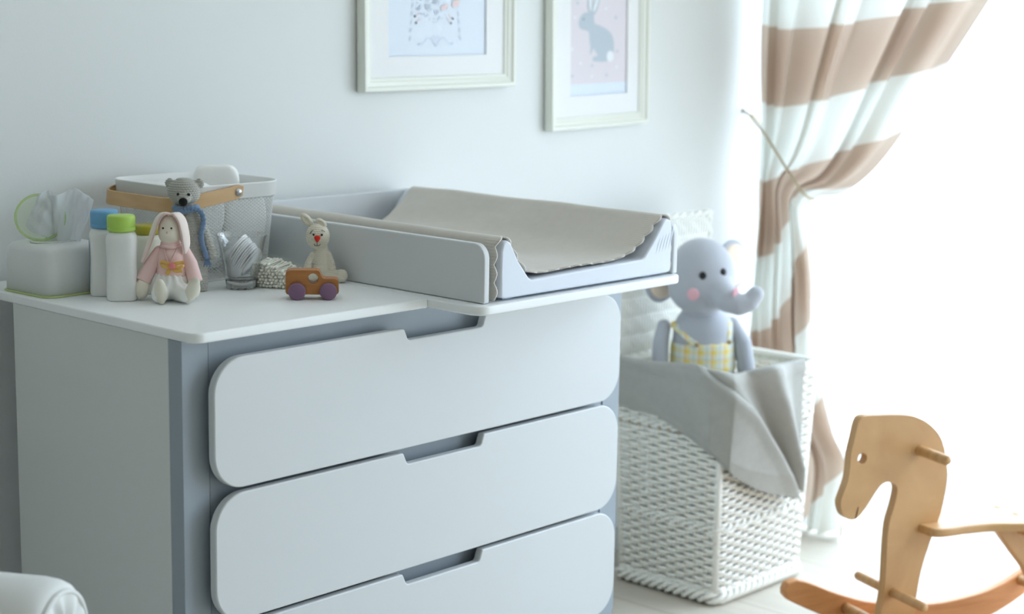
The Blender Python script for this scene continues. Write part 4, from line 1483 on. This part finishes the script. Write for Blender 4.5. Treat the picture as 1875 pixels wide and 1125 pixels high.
# pixel scale 752 px per metre at the elephant; local X right, -Y to the camera
def e(u, v): return ((u - 1314.0) / 752.0, (735.0 - v) / 752.0 / .985)
hcx, hcz = e(1292, 503)
bcx, bcz = e(1299, 625)
tr0 = e(1322, 528)
tpts = [(tr0[0], -.060, tr0[1]), (e(1334, 537)[0], -.098, e(1334, 537)[1]), (e(1352, 543)[0], -.116, e(1352, 543)[1]), (e(1370, 538)[0], -.118, e(1370, 538)[1]), (e(1381, 524)[0], -.116, e(1381, 524)[1] + .001)]
ele = s_union([
    s_ell((hcx, 0, hcz), (.082, .078, .0910)), s_ell((hcx - .001, -.012, hcz - .032), (.0780, .0700, .0640)),
    s_chain([(bcx, .008, bcz + .062), (bcx + .001, .008, bcz + .020), (bcx + .002, .008, bcz - .060), (bcx + .002, .008, bcz - .130)], [.048, .0740, .0780, .0700]),
], .014)
ele2 = s_union([ele, s_chain(tpts, [.038, .030, .0255, .0225, .0195])], .016)
ele3 = s_union([ele2,
    s_chain([(e(1226, 598)[0], -.004, e(1226, 598)[1]), (e(1220, 625)[0], -.018, e(1220, 625)[1]), (e(1219, 700)[0], -.030, e(1219, 700)[1])], [.0170, .0205, .0220]),
    s_chain([(e(1353, 592)[0], -.002, e(1353, 592)[1]), (e(1372, 625)[0], -.012, e(1372, 625)[1]), (e(1382, 690)[0], -.022, e(1382, 690)[1])], [.0175, .0210, .0230])], .006)
obj('elephant_body', sdf_mesh(lambda P: np.maximum(ele3(P), -P[..., 2] - .005), (-.19, -.155, -.02), (.17, .11, .43), .0036), M['plush'], t)
for s in (-1, 1):      # ears: padded discs with peach linings
    if s > 0:
        c = (e(1351, 487)[0], .030, e(1351, 487)[1]); rt = Euler((0, R(-14), R(42)))
    else:
        c = (e(1222, 512)[0], .030, e(1222, 512)[1]); rt = Euler((0, R(20), R(38)))
    rad = (.058, .0125, .064)
    f = s_ell(c, rad, rt)
    er = obj('ear', sdf_mesh(f, np.array(c) - .075, np.array(c) + .075, .0036), M['plush'], t)
    nrm_ = rt.to_matrix() @ Vector((0, -1, 0))
    c2 = np.array(c) + np.array(nrm_) * .0062
    f2 = s_ell(c2, (.049, .0100, .054), rt)
    obj('ear_lining', sdf_mesh(f2, c2 - .065, c2 + .065, .0036), M['earlining'], er, label='peach ear lining')
def on_head(u, v, extra=0.0):
    x, z = e(u, v)
    best = None
    for y in np.linspace(-.14, 0, 1400):
        if ele2(np.array([[x, y, z]]))[0] < 0:
            return (x, y - extra, z)
    return (x, -.07, z)
for u, v in ((1288, 496), (1326.5, 491)):
    p = on_head(u, v)
    k = -.25 if u < 1300 else .45
    obj('eye', MB().add(*ball(p, (.0090, .0045, .0098), rot=Euler((0, 0, k)))), M['black'], t)
for u, v, k, w in ((1272, 530, -.35, .0155), (1345, 522, .85, .0140)):
    p = on_head(u, v)
    obj('cheek', MB().add(*ball(p, (w, .0035, .0155), rot=Euler((0, 0, k)))), M['cheek'], t, label='pink cheek')
def plaid():
    m = mat('yellow_check', lin(238, 236, 214), 0.9, sheen=.2)
    nt = m.node_tree
    b = nt.nodes['Principled BSDF']
    tc = nt.nodes.new('ShaderNodeTexCoord')
    sep = nt.nodes.new('ShaderNodeSeparateXYZ')
    nt.links.new(tc.outputs['Object'], sep.inputs[0])
    def mth(op, a, bb=None):
        q = nt.nodes.new('ShaderNodeMath'); q.operation = op
        for i, x in enumerate((a, bb)):
            if x is None: continue
            if isinstance(x, (int, float)): q.inputs[i].default_value = x
            else: nt.links.new(x, q.inputs[i])
        return q.outputs[0]
    def band_(src, per, ph, wdt):
        f = mth('FRACT', mth('ADD', mth('MULTIPLY', src, 1 / per), ph))
        return mth('LESS_THAN', f, wdt)
    s1 = mth('ADD', band_(sep.outputs[0], .032, .1, .30), band_(sep.outputs[2], .022, .2, .42))
    s2 = mth('ADD', band_(sep.outputs[0], .032, .6, .16), band_(sep.outputs[2], .044, .45, .12))
    def mixc(fac, c0, c1):
        q = nt.nodes.new('ShaderNodeMix'); q.data_type = 'RGBA'
        nt.links.new(fac, q.inputs[0])
        for i, c in ((6, c0), (7, c1)):
            if isinstance(c, tuple): q.inputs[i].default_value = c
            else: nt.links.new(c, q.inputs[i])
        return q.outputs[2]
    c = mixc(mth('MULTIPLY', s1, .5), lin(226, 230, 218), lin(238, 216, 112))
    c = mixc(mth('MULTIPLY', s2, .5), c, lin(206, 212, 208))
    c = mixc(mth('MULTIPLY', band_(sep.outputs[0], .032, .17, .08), .8), c, lin(240, 180, 70))
    nt.links.new(c, b.inputs['Base Color'])
    return m
M['plaid'] = plaid()
zb1 = e(1300, 625)[1]
dg = lambda P: np.maximum(ele(P) - .0035, P[..., 2] - (zb1 + .004 * np.cos(P[..., 0] * 22 - .4) - .0012 * np.sin(P[..., 0] * 240)))
dung = obj('dungarees', sdf_mesh(lambda P: np.maximum(dg(P), .03 - P[..., 2]), (-.12, -.10, .02), (.10, .11, zb1 + .02), .0034), M['plaid'], t, label='yellow and white checked dungarees')
def body_front(x, z):
    for y in np.linspace(-.12, .02, 700):
        if ele(np.array([[x, y, z]]))[0] < 0: return y
    return -.02
for (u0, v0), (u1, v1) in (((1238, 590), (1282, 624)), ((1346, 582), (1345, 622))):
    pts = []
    for k in range(8):
        f = k / 7
        x, z = e(u0 + (u1 - u0) * f, v0 + (v1 - v0) * f)
        if u0 > 1300: x = min(x, bcx + .064)
        pts.append((x, body_front(x, z) - .003, z))
    obj('strap', MB().add(*strip(pts, [.0085] * len(pts), .0016, (1, 0, .3) if u0 < 1300 else (1, .8, 0))), M['plaid'], dung)
    x, z = e(u1, v1)
    obj('button', MB().add(*ball((pts[-1][0], pts[-1][1] - .004, pts[-1][2] + .002), (.0052, .003, .0052))), mat('brown_button', lin(176, 150, 110), .5), dung)

# ------------------------------------------------------------------ curtain tied back, cord, sheers
def curtain_mat():
    m = bpy.data.materials.new('striped_curtain')
    m.use_nodes = True
    nt = m.node_tree
    nt.nodes.remove(nt.nodes['Principled BSDF'])
    uv = nt.nodes.new('ShaderNodeTexCoord')
    sep = nt.nodes.new('ShaderNodeSeparateXYZ')
    nt.links.new(uv.outputs['UV'], sep.inputs[0])
    a = nt.nodes.new('ShaderNodeMath'); a.operation = 'FRACT'
    nt.links.new(sep.outputs[1], a.inputs[0])
    l = nt.nodes.new('ShaderNodeMath'); l.operation = 'LESS_THAN'
    nt.links.new(a.outputs[0], l.inputs[0]); l.inputs[1].default_value = .5
    mx = nt.nodes.new('ShaderNodeMix'); mx.data_type = 'RGBA'
    nt.links.new(l.outputs[0], mx.inputs[0])
    mx.inputs[6].default_value = lin(240, 241, 237)
    mx.inputs[7].default_value = lin(208, 190, 174)
    d = nt.nodes.new('ShaderNodeBsdfDiffuse')
    tr = nt.nodes.new('ShaderNodeBsdfTranslucent')
    nt.links.new(mx.outputs[2], d.inputs[0]); nt.links.new(mx.outputs[2], tr.inputs[0])
    ms = nt.nodes.new('ShaderNodeMixShader'); ms.inputs[0].default_value = .28
    nt.links.new(d.outputs[0], ms.inputs[1]); nt.links.new(tr.outputs[0], ms.inputs[2])
    nt.links.new(ms.outputs[0], nt.nodes['Material Output'].inputs['Surface'])
    return m
M['curtain'] = curtain_mat()
CXP = 2.315
left = catmull([(.628, 2.30), (.622, 1.90), (.614, 1.36), (.592, 1.10), (.580, .965), (.596, .74), (.612, .40), (.615, .012)], 10)
right = catmull([(-.62, 2.30), (-.30, 1.86), (-.040, 1.44), (.090, 1.235), (.215, 1.045), (.318, .948), (.405, .925), (.440, .880)], 10)
right2 = catmull([(.440, .880), (.418, .70), (.396, .50), (.330, .30), (.268, .19), (.285, .012)], 8)
left_top, left_bot = left[:41], left[40:]
def resamp(c, n):
    L = np.concatenate([[0], np.cumsum(np.linalg.norm(np.diff(c, axis=0), axis=1))])
    return np.stack([np.interp(np.linspace(0, L[-1], n), L, c[:, q]) for q in (0, 1)], 1), L[-1]
NT_, NB_ = 90, 70
lt, _l1 = resamp(left_top, NT_); rt_, _r1 = resamp(right, NT_)
lb, _ = resamp(left_bot, NB_); rb, _ = resamp(right2, NB_)
NS = 260
V, F, UVv = [], [], []
rows = NT_ + NB_ - 1
lenL = np.zeros(NS)
prev = None
stripes = np.zeros((rows, NS))
for j in range(rows):
    if j < NT_:
        A, B = lt[j], rt_[j]; tt = j / (NT_ - 1)
        amp = .045 * (1 - tt) ** .7 + .022
    else:
        A, B = lb[j - NT_ + 1], rb[j - NT_ + 1]; tt = 1 - (j - NT_ + 1) / (NB_ - 1)
        amp = .020 + .008 * (1 - tt)
    pin = math.exp(-((j - NT_ + 1) / 7.0) ** 2)
    for i in range(NS):
        s = i / (NS - 1)
        # cloth gathers unevenly: folds bunch towards the wall side
        f = s + .035 * math.sin(2 * PI * 3 * s + .7)
        y = A[0] + (B[0] - A[0]) * f; z = A[1] + (B[1] - A[1]) * f
        if j < NT_:
            sag = .10 * tt ** 2 * (1 - tt) * 4 * s * (1 - s)
            z -= sag * .3
        ph = 2 * PI * 6.5 * s
        fo = amp * (math.sin(ph + .9 * math.sin(ph * .5)) + .35 * math.sin(2.3 * ph + 1.1 + 2 * tt)) * (1 - .45 * pin)
        x = CXP + fo - .018 * pin
        y += .30 * amp * math.cos(ph + .4)
        V.append((x, min(y, .645), z))
P = np.array(V).reshape(rows, NS, 3)
acc = np.zeros(NS)
vs_ = np.zeros((rows, NS))
base = np.array([[0]])
for j in range(1, rows):
    dz = np.linalg.norm((P[j] - P[j - 1])[:, 1:], axis=1)
    acc = acc + dz
    vs_[j] = acc
PER = .415
uvs = []
for j in range(rows - 1):
    for i in range(NS - 1):
        F.append((j * NS + i, j * NS + i + 1, (j + 1) * NS + i + 1, (j + 1) * NS + i))
        for jj, ii in ((j, i), (j, i + 1), (j + 1, i + 1), (j + 1, i)):
            uvs += [ii / NS, (vs_[jj, ii] - (2.30 - 1.415) - .045 - .085 * ii / NS + PER * 4) / PER]
cm = mesh(V, F)
lay = cm.uv_layers.new(name='UVMap')
lay.data.foreach_set('uv', uvs)
o = obj('curtain', cm, M['curtain'])
tag(o, 'tan and white striped curtain gathered to the wall by a thin cord', 'curtain')
t = thing('curtain_rod', 'white curtain rod mounted above the window holding the curtains', 'curtain rod', (2.36, -1.2, 2.325))
obj('rod', MB().add(*tube([(0, 1.84, 0), (0, -2.0, 0)], .013, 16)), M['white'], t)
for y in (1.7, -.1, -1.9):
    obj('bracket', MB().add(*tube([(0, y, 0), (WIN_X - 2.36, y, 0)], .008, 10)), M['white'], t)
M['cord'] = mat('beige_cord', lin(196, 180, 150), 0.9, bump=(800, .4, .001))
t = thing('tieback', 'thin beige cord running from a wall hook around the striped curtain', 'tieback', (2.319, WALL_Y, 1.133))
obj('hook', MB().add(*tube(catmull([(0, 0, .004), (-.004, -.012, .002), (-.006, -.018, -.004), (-.002, -.022, 0)], 5), .0028, 8)).add(*ball((0, -.001, .003), (.007, .002, .007))), mat('hook_metal', lin(150, 136, 116), .4, metal=.6), t, label='small metal wall hook')
c = catmull([(2.315, .640, 1.131), (2.285, .595, 1.110), (2.262, .546, 1.083), (2.245, .490, 1.032), (2.232, .435, .980), (2.235, .395, .935), (2.300, .405, .915), (2.365, .46, .93), (2.40, .53, .98), (2.39, .60, 1.06), (2.335, .642, 1.128)], 10)
c = c - np.array((2.319, WALL_Y, 1.133))
obj('cord', MB().add(*tube(c, .0034, 8)), M['cord'], t)

def sheer_mat():
    m = bpy.data.materials.new('sheer_white')
    m.use_nodes = True
    nt = m.node_tree
    nt.nodes.remove(nt.nodes['Principled BSDF'])
    d = nt.nodes.new('ShaderNodeBsdfDiffuse'); d.inputs[0].default_value = lin(246, 247, 248)
    tr = nt.nodes.new('ShaderNodeBsdfTranslucent'); tr.inputs[0].default_value = lin(246, 247, 248)
    tp = nt.nodes.new('ShaderNodeBsdfTransparent')
    a = nt.nodes.new('ShaderNodeMixShader'); a.inputs[0].default_value = .55
    nt.links.new(d.outputs[0], a.inputs[1]); nt.links.new(tr.outputs[0], a.inputs[2])
    b = nt.nodes.new('ShaderNodeMixShader'); b.inputs[0].default_value = .56
    nt.links.new(a.outputs[0], b.inputs[1]); nt.links.new(tp.outputs[0], b.inputs[2])
    nt.links.new(b.outputs[0], nt.nodes['Material Output'].inputs['Surface'])
    return m
M['sheer'] = sheer_mat()
def sheer(y0, y1, x0, folds, amp, label, seed):
    r = np.random.default_rng(seed).uniform(0, 6, 4)
    def f(u, v):
        y = y0 + (y1 - y0) * u
        a = amp * (.45 + .55 * v)
        x = x0 + a * math.sin(2 * PI * folds * u + r[0] + .6 * math.sin(9 * u + r[1])) + .4 * a * math.sin(2 * PI * folds * 2.3 * u + r[2])
        return (x, y + .02 * math.sin(2 * PI * folds * u + r[3]) * v, 2.31 - (2.31 - .012) * v)
    o = obj('sheer_curtain', grid(f, 200, 40), M['sheer'])
    tag(o, label, 'curtain', 'white sheer curtains along the window')
    return o
sheer(.645, .00, 2.455, 5, .030, 'white sheer curtain behind the striped curtain, nearest the picture wall', 1)
sheer(-.03, -.93, 2.440, 6, .036, 'white sheer curtain behind the rocking horse at the bright window', 2)
sheer(-.98, -1.90, 2.44, 7, .034, 'white sheer curtain panel at the window, right of the rocking horse', 3)
sheer(-1.96, -3.55, 2.44, 9, .034, 'white sheer curtain panel farthest from the picture wall', 4)

# ------------------------------------------------------------------ rocking horse
hd_ = Vector((-.930, .368, 0)).normalized()       # way the horse faces
nr_ = Vector((-.368, -.930, 0)).normalized()      # out of its left side, towards the room
t = thing('rocking_horse', 'light wooden rocking horse on the floor in front of the bright window', 'rocking horse', (1.652, -.320, 0), math.atan2(hd_.y, hd_.x))
# local axes: X forward, Y = across (local +Y is the far side), Z up
SIDE = 1 if (Matrix.Rotation(math.atan2(hd_.y, hd_.x), 3, 'Z') @ Vector((0, 1, 0))).dot(nr_) > 0 else -1
head = [(.1752, .5718), (.1399, .5722), (.0826, .5684), (.0358, .5596), (-.0067, .5366), (-.0388, .501), (-.0563, .4446), (-.059, .4076), (-.0521, .3592), (-.0413, .3235), (-.0249, .2823), (-.0064, .2289), (.0036, .1806), (.0108, .1131), (.013, .075),
        (.106, .075), (.1028, .126), (.0957, .1743), (.0941, .2171), (.0944, .2661), (.0926, .3267), (.0808, .3678), (.0745, .4034), (.0841, .4177), (.1018, .4232), (.1186, .4178), (.136, .398), (.1558, .3725), (.1745, .3542), (.1898, .350), (.2071, .3568), (.2178, .3711), (.2219, .3918), (.2147, .4124), (.2062, .4353), (.2024, .4645), (.2013, .494), (.1936, .5287), (.187, .5575)]
hs = [tuple(p) for p in catmull(head, 3, closed=True)]
eyeh = [(.1715 + .0118 * math.cos(a), .4817 + .0120 * math.sin(a)) for a in np.linspace(0, 2 * PI, 20, endpoint=False)]
TH = .0105
M['wood2'] = wood('warm_beech', lin(222, 160, 104), lin(204, 140, 86), (7, 60, 60), 0.42)
hp = obj('head_board', prism(hs, -TH, TH, 'y', holes=[eyeh]), M['wood'], t, bevel=.0045, angle=50)
mo = MB().add(*tube([(.1812, SIDE * (TH + .0004), .3515), (.1785, SIDE * (TH + .0004), .364), (.1755, SIDE * (TH + .0004), .377)], [.0010, .0015, .0008], 6))
obj('mouth_line', mo, mat('wood_groove', lin(120, 84, 50), .7), hp, label='dark carved mouth line')
obj('handle_peg', MB().add(*tube([(.0219, -.105, .485), (.0219, -.100, .485), (.0219, .100, .485), (.0219, .105, .485)], [.0085, .0112, .0112, .0085], 16)), M['wood'], t)
obj('foot_peg', MB().add(*tube([(.0709, -.118, .1734), (.0709, -.113, .1734), (.0709, .113, .1734), (.0709, .118, .1734)], [.0080, .0105, .0105, .0080], 16)), M['wood'], t)
# rockers: two curved boards, one each side
def rocker_poly():
    topc = [(.2299, .1822), (.1931, .1698), (.118, .1359), (.0112, .0997), (-.1444, .0758), (-.2712, .0797), (-.351, .0956), (-.4228, .1237), (-.47, .150)]
    botc = [(-.505, .150), (-.495, .118), (-.43, .068), (-.34, .028), (-.24, .0065), (-.155, .0005), (-.07, .0055), (.02, .026), (.10, .057), (.1596, .0909), (.2046, .1136), (.2491, .1373)]
    tip = [(.2605, .150), (.2619, .164), (.2541, .1779)]
    back = [(-.490, .163), (-.503, .160)]
    return catmull(topc, 4).tolist() + back + catmull(botc, 4).tolist() + tip
rp = [tuple(p) for p in rocker_poly()]
for s in (-1, 1):
    obj('rocker', prism(rp, s * .130 - .011, s * .130 + .011, 'y'), M['wood2'], t, bevel=.0045, angle=50)
for x, z in ((.0969, .100), (-.405, .100)):
    obj('crossbar', MB().add(*tube([(x, -.125, z), (x, .125, z)], .0125, 16)), M['wood'], t)
obj('crossbar', boxm(-.02, .075, -.119, .119, .052, .078), M['wood'], t, bevel=.004)
# saddle board: rounded front, widening to the back, slotted round the neck
sw_ = [(-.02, .052), (.004, .058), (-.05, .060), (-.11, .064), (-.17, .082), (-.24, .112), (-.32, .128), (-.40, .122), (-.45, .085), (-.462, 0)]
half = catmull([(.012, .0), (.010, .040), (-.002, .056), (-.03, .062), (-.08, .062), (-.14, .070), (-.21, .098), (-.29, .124), (-.37, .126), (-.43, .098), (-.455, .045), (-.46, .0)], 5)
outl = [tuple(p) for p in half] + [(a, -b) for a, b in half[1:-1][::-1]]
slot = [(.002, -.0126), (.002, .0126), (-.0555, .0126), (-.0555, -.0126)]
sb = obj('seat', prism(outl[::-1], .3000, .3200, 'z', holes=[]), M['wood'], t, bevel=.006, angle=50)
rl_ = [(-.185, .2995), (-.2201, .2753), (-.2586, .2251), (-.302, .1788), (-.335, .110), (-.338, .075), (-.430, .075), (-.435, .13), (-.415, .20), (-.405, .25), (-.415, .2995)]
rl_ = [(-.1905, .2995)] + [tuple(p) for p in catmull([(-.1962, .29), (-.2201, .2650), (-.2586, .2200), (-.302, .1700), (-.330, .110), (-.334, .075)], 4)] + [(-.430, .075), (-.435, .13), (-.415, .20), (-.405, .25), (-.415, .2995)]
obj('rear_board', prism(rl_, -TH, TH, 'y'), M['wood'], t, bevel=.0045, angle=50)
obj('seat_block', boxm(-.30, -.262, -.012 - .045, -.0125, .268, .2998), M['wood'], t, bevel=.002)
obj('seat_block', boxm(-.30, -.262, .0125, .057, .268, .2998), M['wood'], t, bevel=.002)
for x, y in ((-.24, .03), (-.24, -.03), (-.34, .03), (-.34, -.03)):
    obj('peg_cap', MB().add(*lathe([(.0001, .3216), (.006, .3212), (.0075, .3200)], 20, cx=x, cy=y)), M['wood'], sb)

# ------------------------------------------------------------------ armchair at the left edge (its rolled arm)
M['slip'] = mat('white_slipcover', lin(228, 229, 226), 0.9, bump=(900, .25, .0008), sheen=.2)
t = thing('armchair', 'white upholstered armchair with a rolled gathered arm at the lower left', 'armchair', (-.912, -.014, 0), R(30))
for s in (-1, 1):
    ax_ = .36 * s
    mb = MB()
    # rolled arm: soft cylinder with a rounded front shoulder
    V, F = [], []
    ys = [-.400, -.398, -.392, -.380, -.360, -.30, -.20, -.05, .12, .30]
    rs_ = [.070, .078, .084, .088, .090, .0905, .091, .091, .091, .091]
    n = 56
    for y, r in zip(ys, rs_):
        for q in range(n):
            a = 2 * PI * q / n
            rr = r * (1 + .010 * math.sin(5 * a + 9 * y)) 
            V.append((ax_ + rr * math.cos(a), y, .550 + rr * math.sin(a) * .98))
    for j in range(len(ys) - 1):
        for q in range(n):
            F.append((j * n + q, j * n + (q + 1) % n, (j + 1) * n + (q + 1) % n, (j + 1) * n + q))
    F.append(tuple((len(ys) - 1) * n + q for q in range(n))[::-1])
    am = obj('arm', mesh(V, F), M['slip'], t)
    obj('arm_panel', boxm(ax_ - .055, ax_ + .055, -.375, .30, .08, .50), M['slip'], am, bevel=.012)
    # gathered round front of the arm
    V, F = [], []
    m_ = 10
    for j in range(m_ + 1):
        rr = .0715 * j / m_
        for q in range(144):
            a = 2 * PI * q / 144
            pl_ = .0050 * math.sin(11 * a + .8 * math.sin(3 * a)) * math.sin(PI * min(1, j / m_ * .98)) ** .7
            V.append((ax_ + rr * math.cos(a), -.392 - .010 * (j / m_) + pl_ - .006 * math.sin(PI * j / m_), .550 + rr * math.sin(a) * .98))
    for j in range(m_):
        for q in range(144):
            F.append((j * 144 + q, j * 144 + (q + 1) % 144, (j + 1) * 144 + (q + 1) % 144, (j + 1) * 144 + q))
    obj('gathered_front', mesh(V, F), M['slip'], am)
    obj('piping', MB().add(*tube([(ax_ + .073 * math.cos(a), -.401, .550 + .0715 * math.sin(a)) for a in np.linspace(0, 2 * PI, 60, endpoint=False)], .0042, 8, closed=True)), M['slip'], am)
obj('seat_base', boxm(-.304, .304, -.37, .30, .08, .30), M['slip'], t, bevel=.015)
obj('seat_cushion', boxm(-.262, .262, -.39, .22, .302, .44), M['slip'], t, bevel=.04, segs=6)
obj('backrest', boxm(-.40, .40, .302, .42, .08, .86), M['slip'], t, bevel=.045, segs=6)
for x in (-.34, .34):
    for y in (-.33, .36):
        obj('foot', MB().add(*tube([(x, y, 0), (x, y, .081)], [.016, .022], 16)), M['wood'], t)
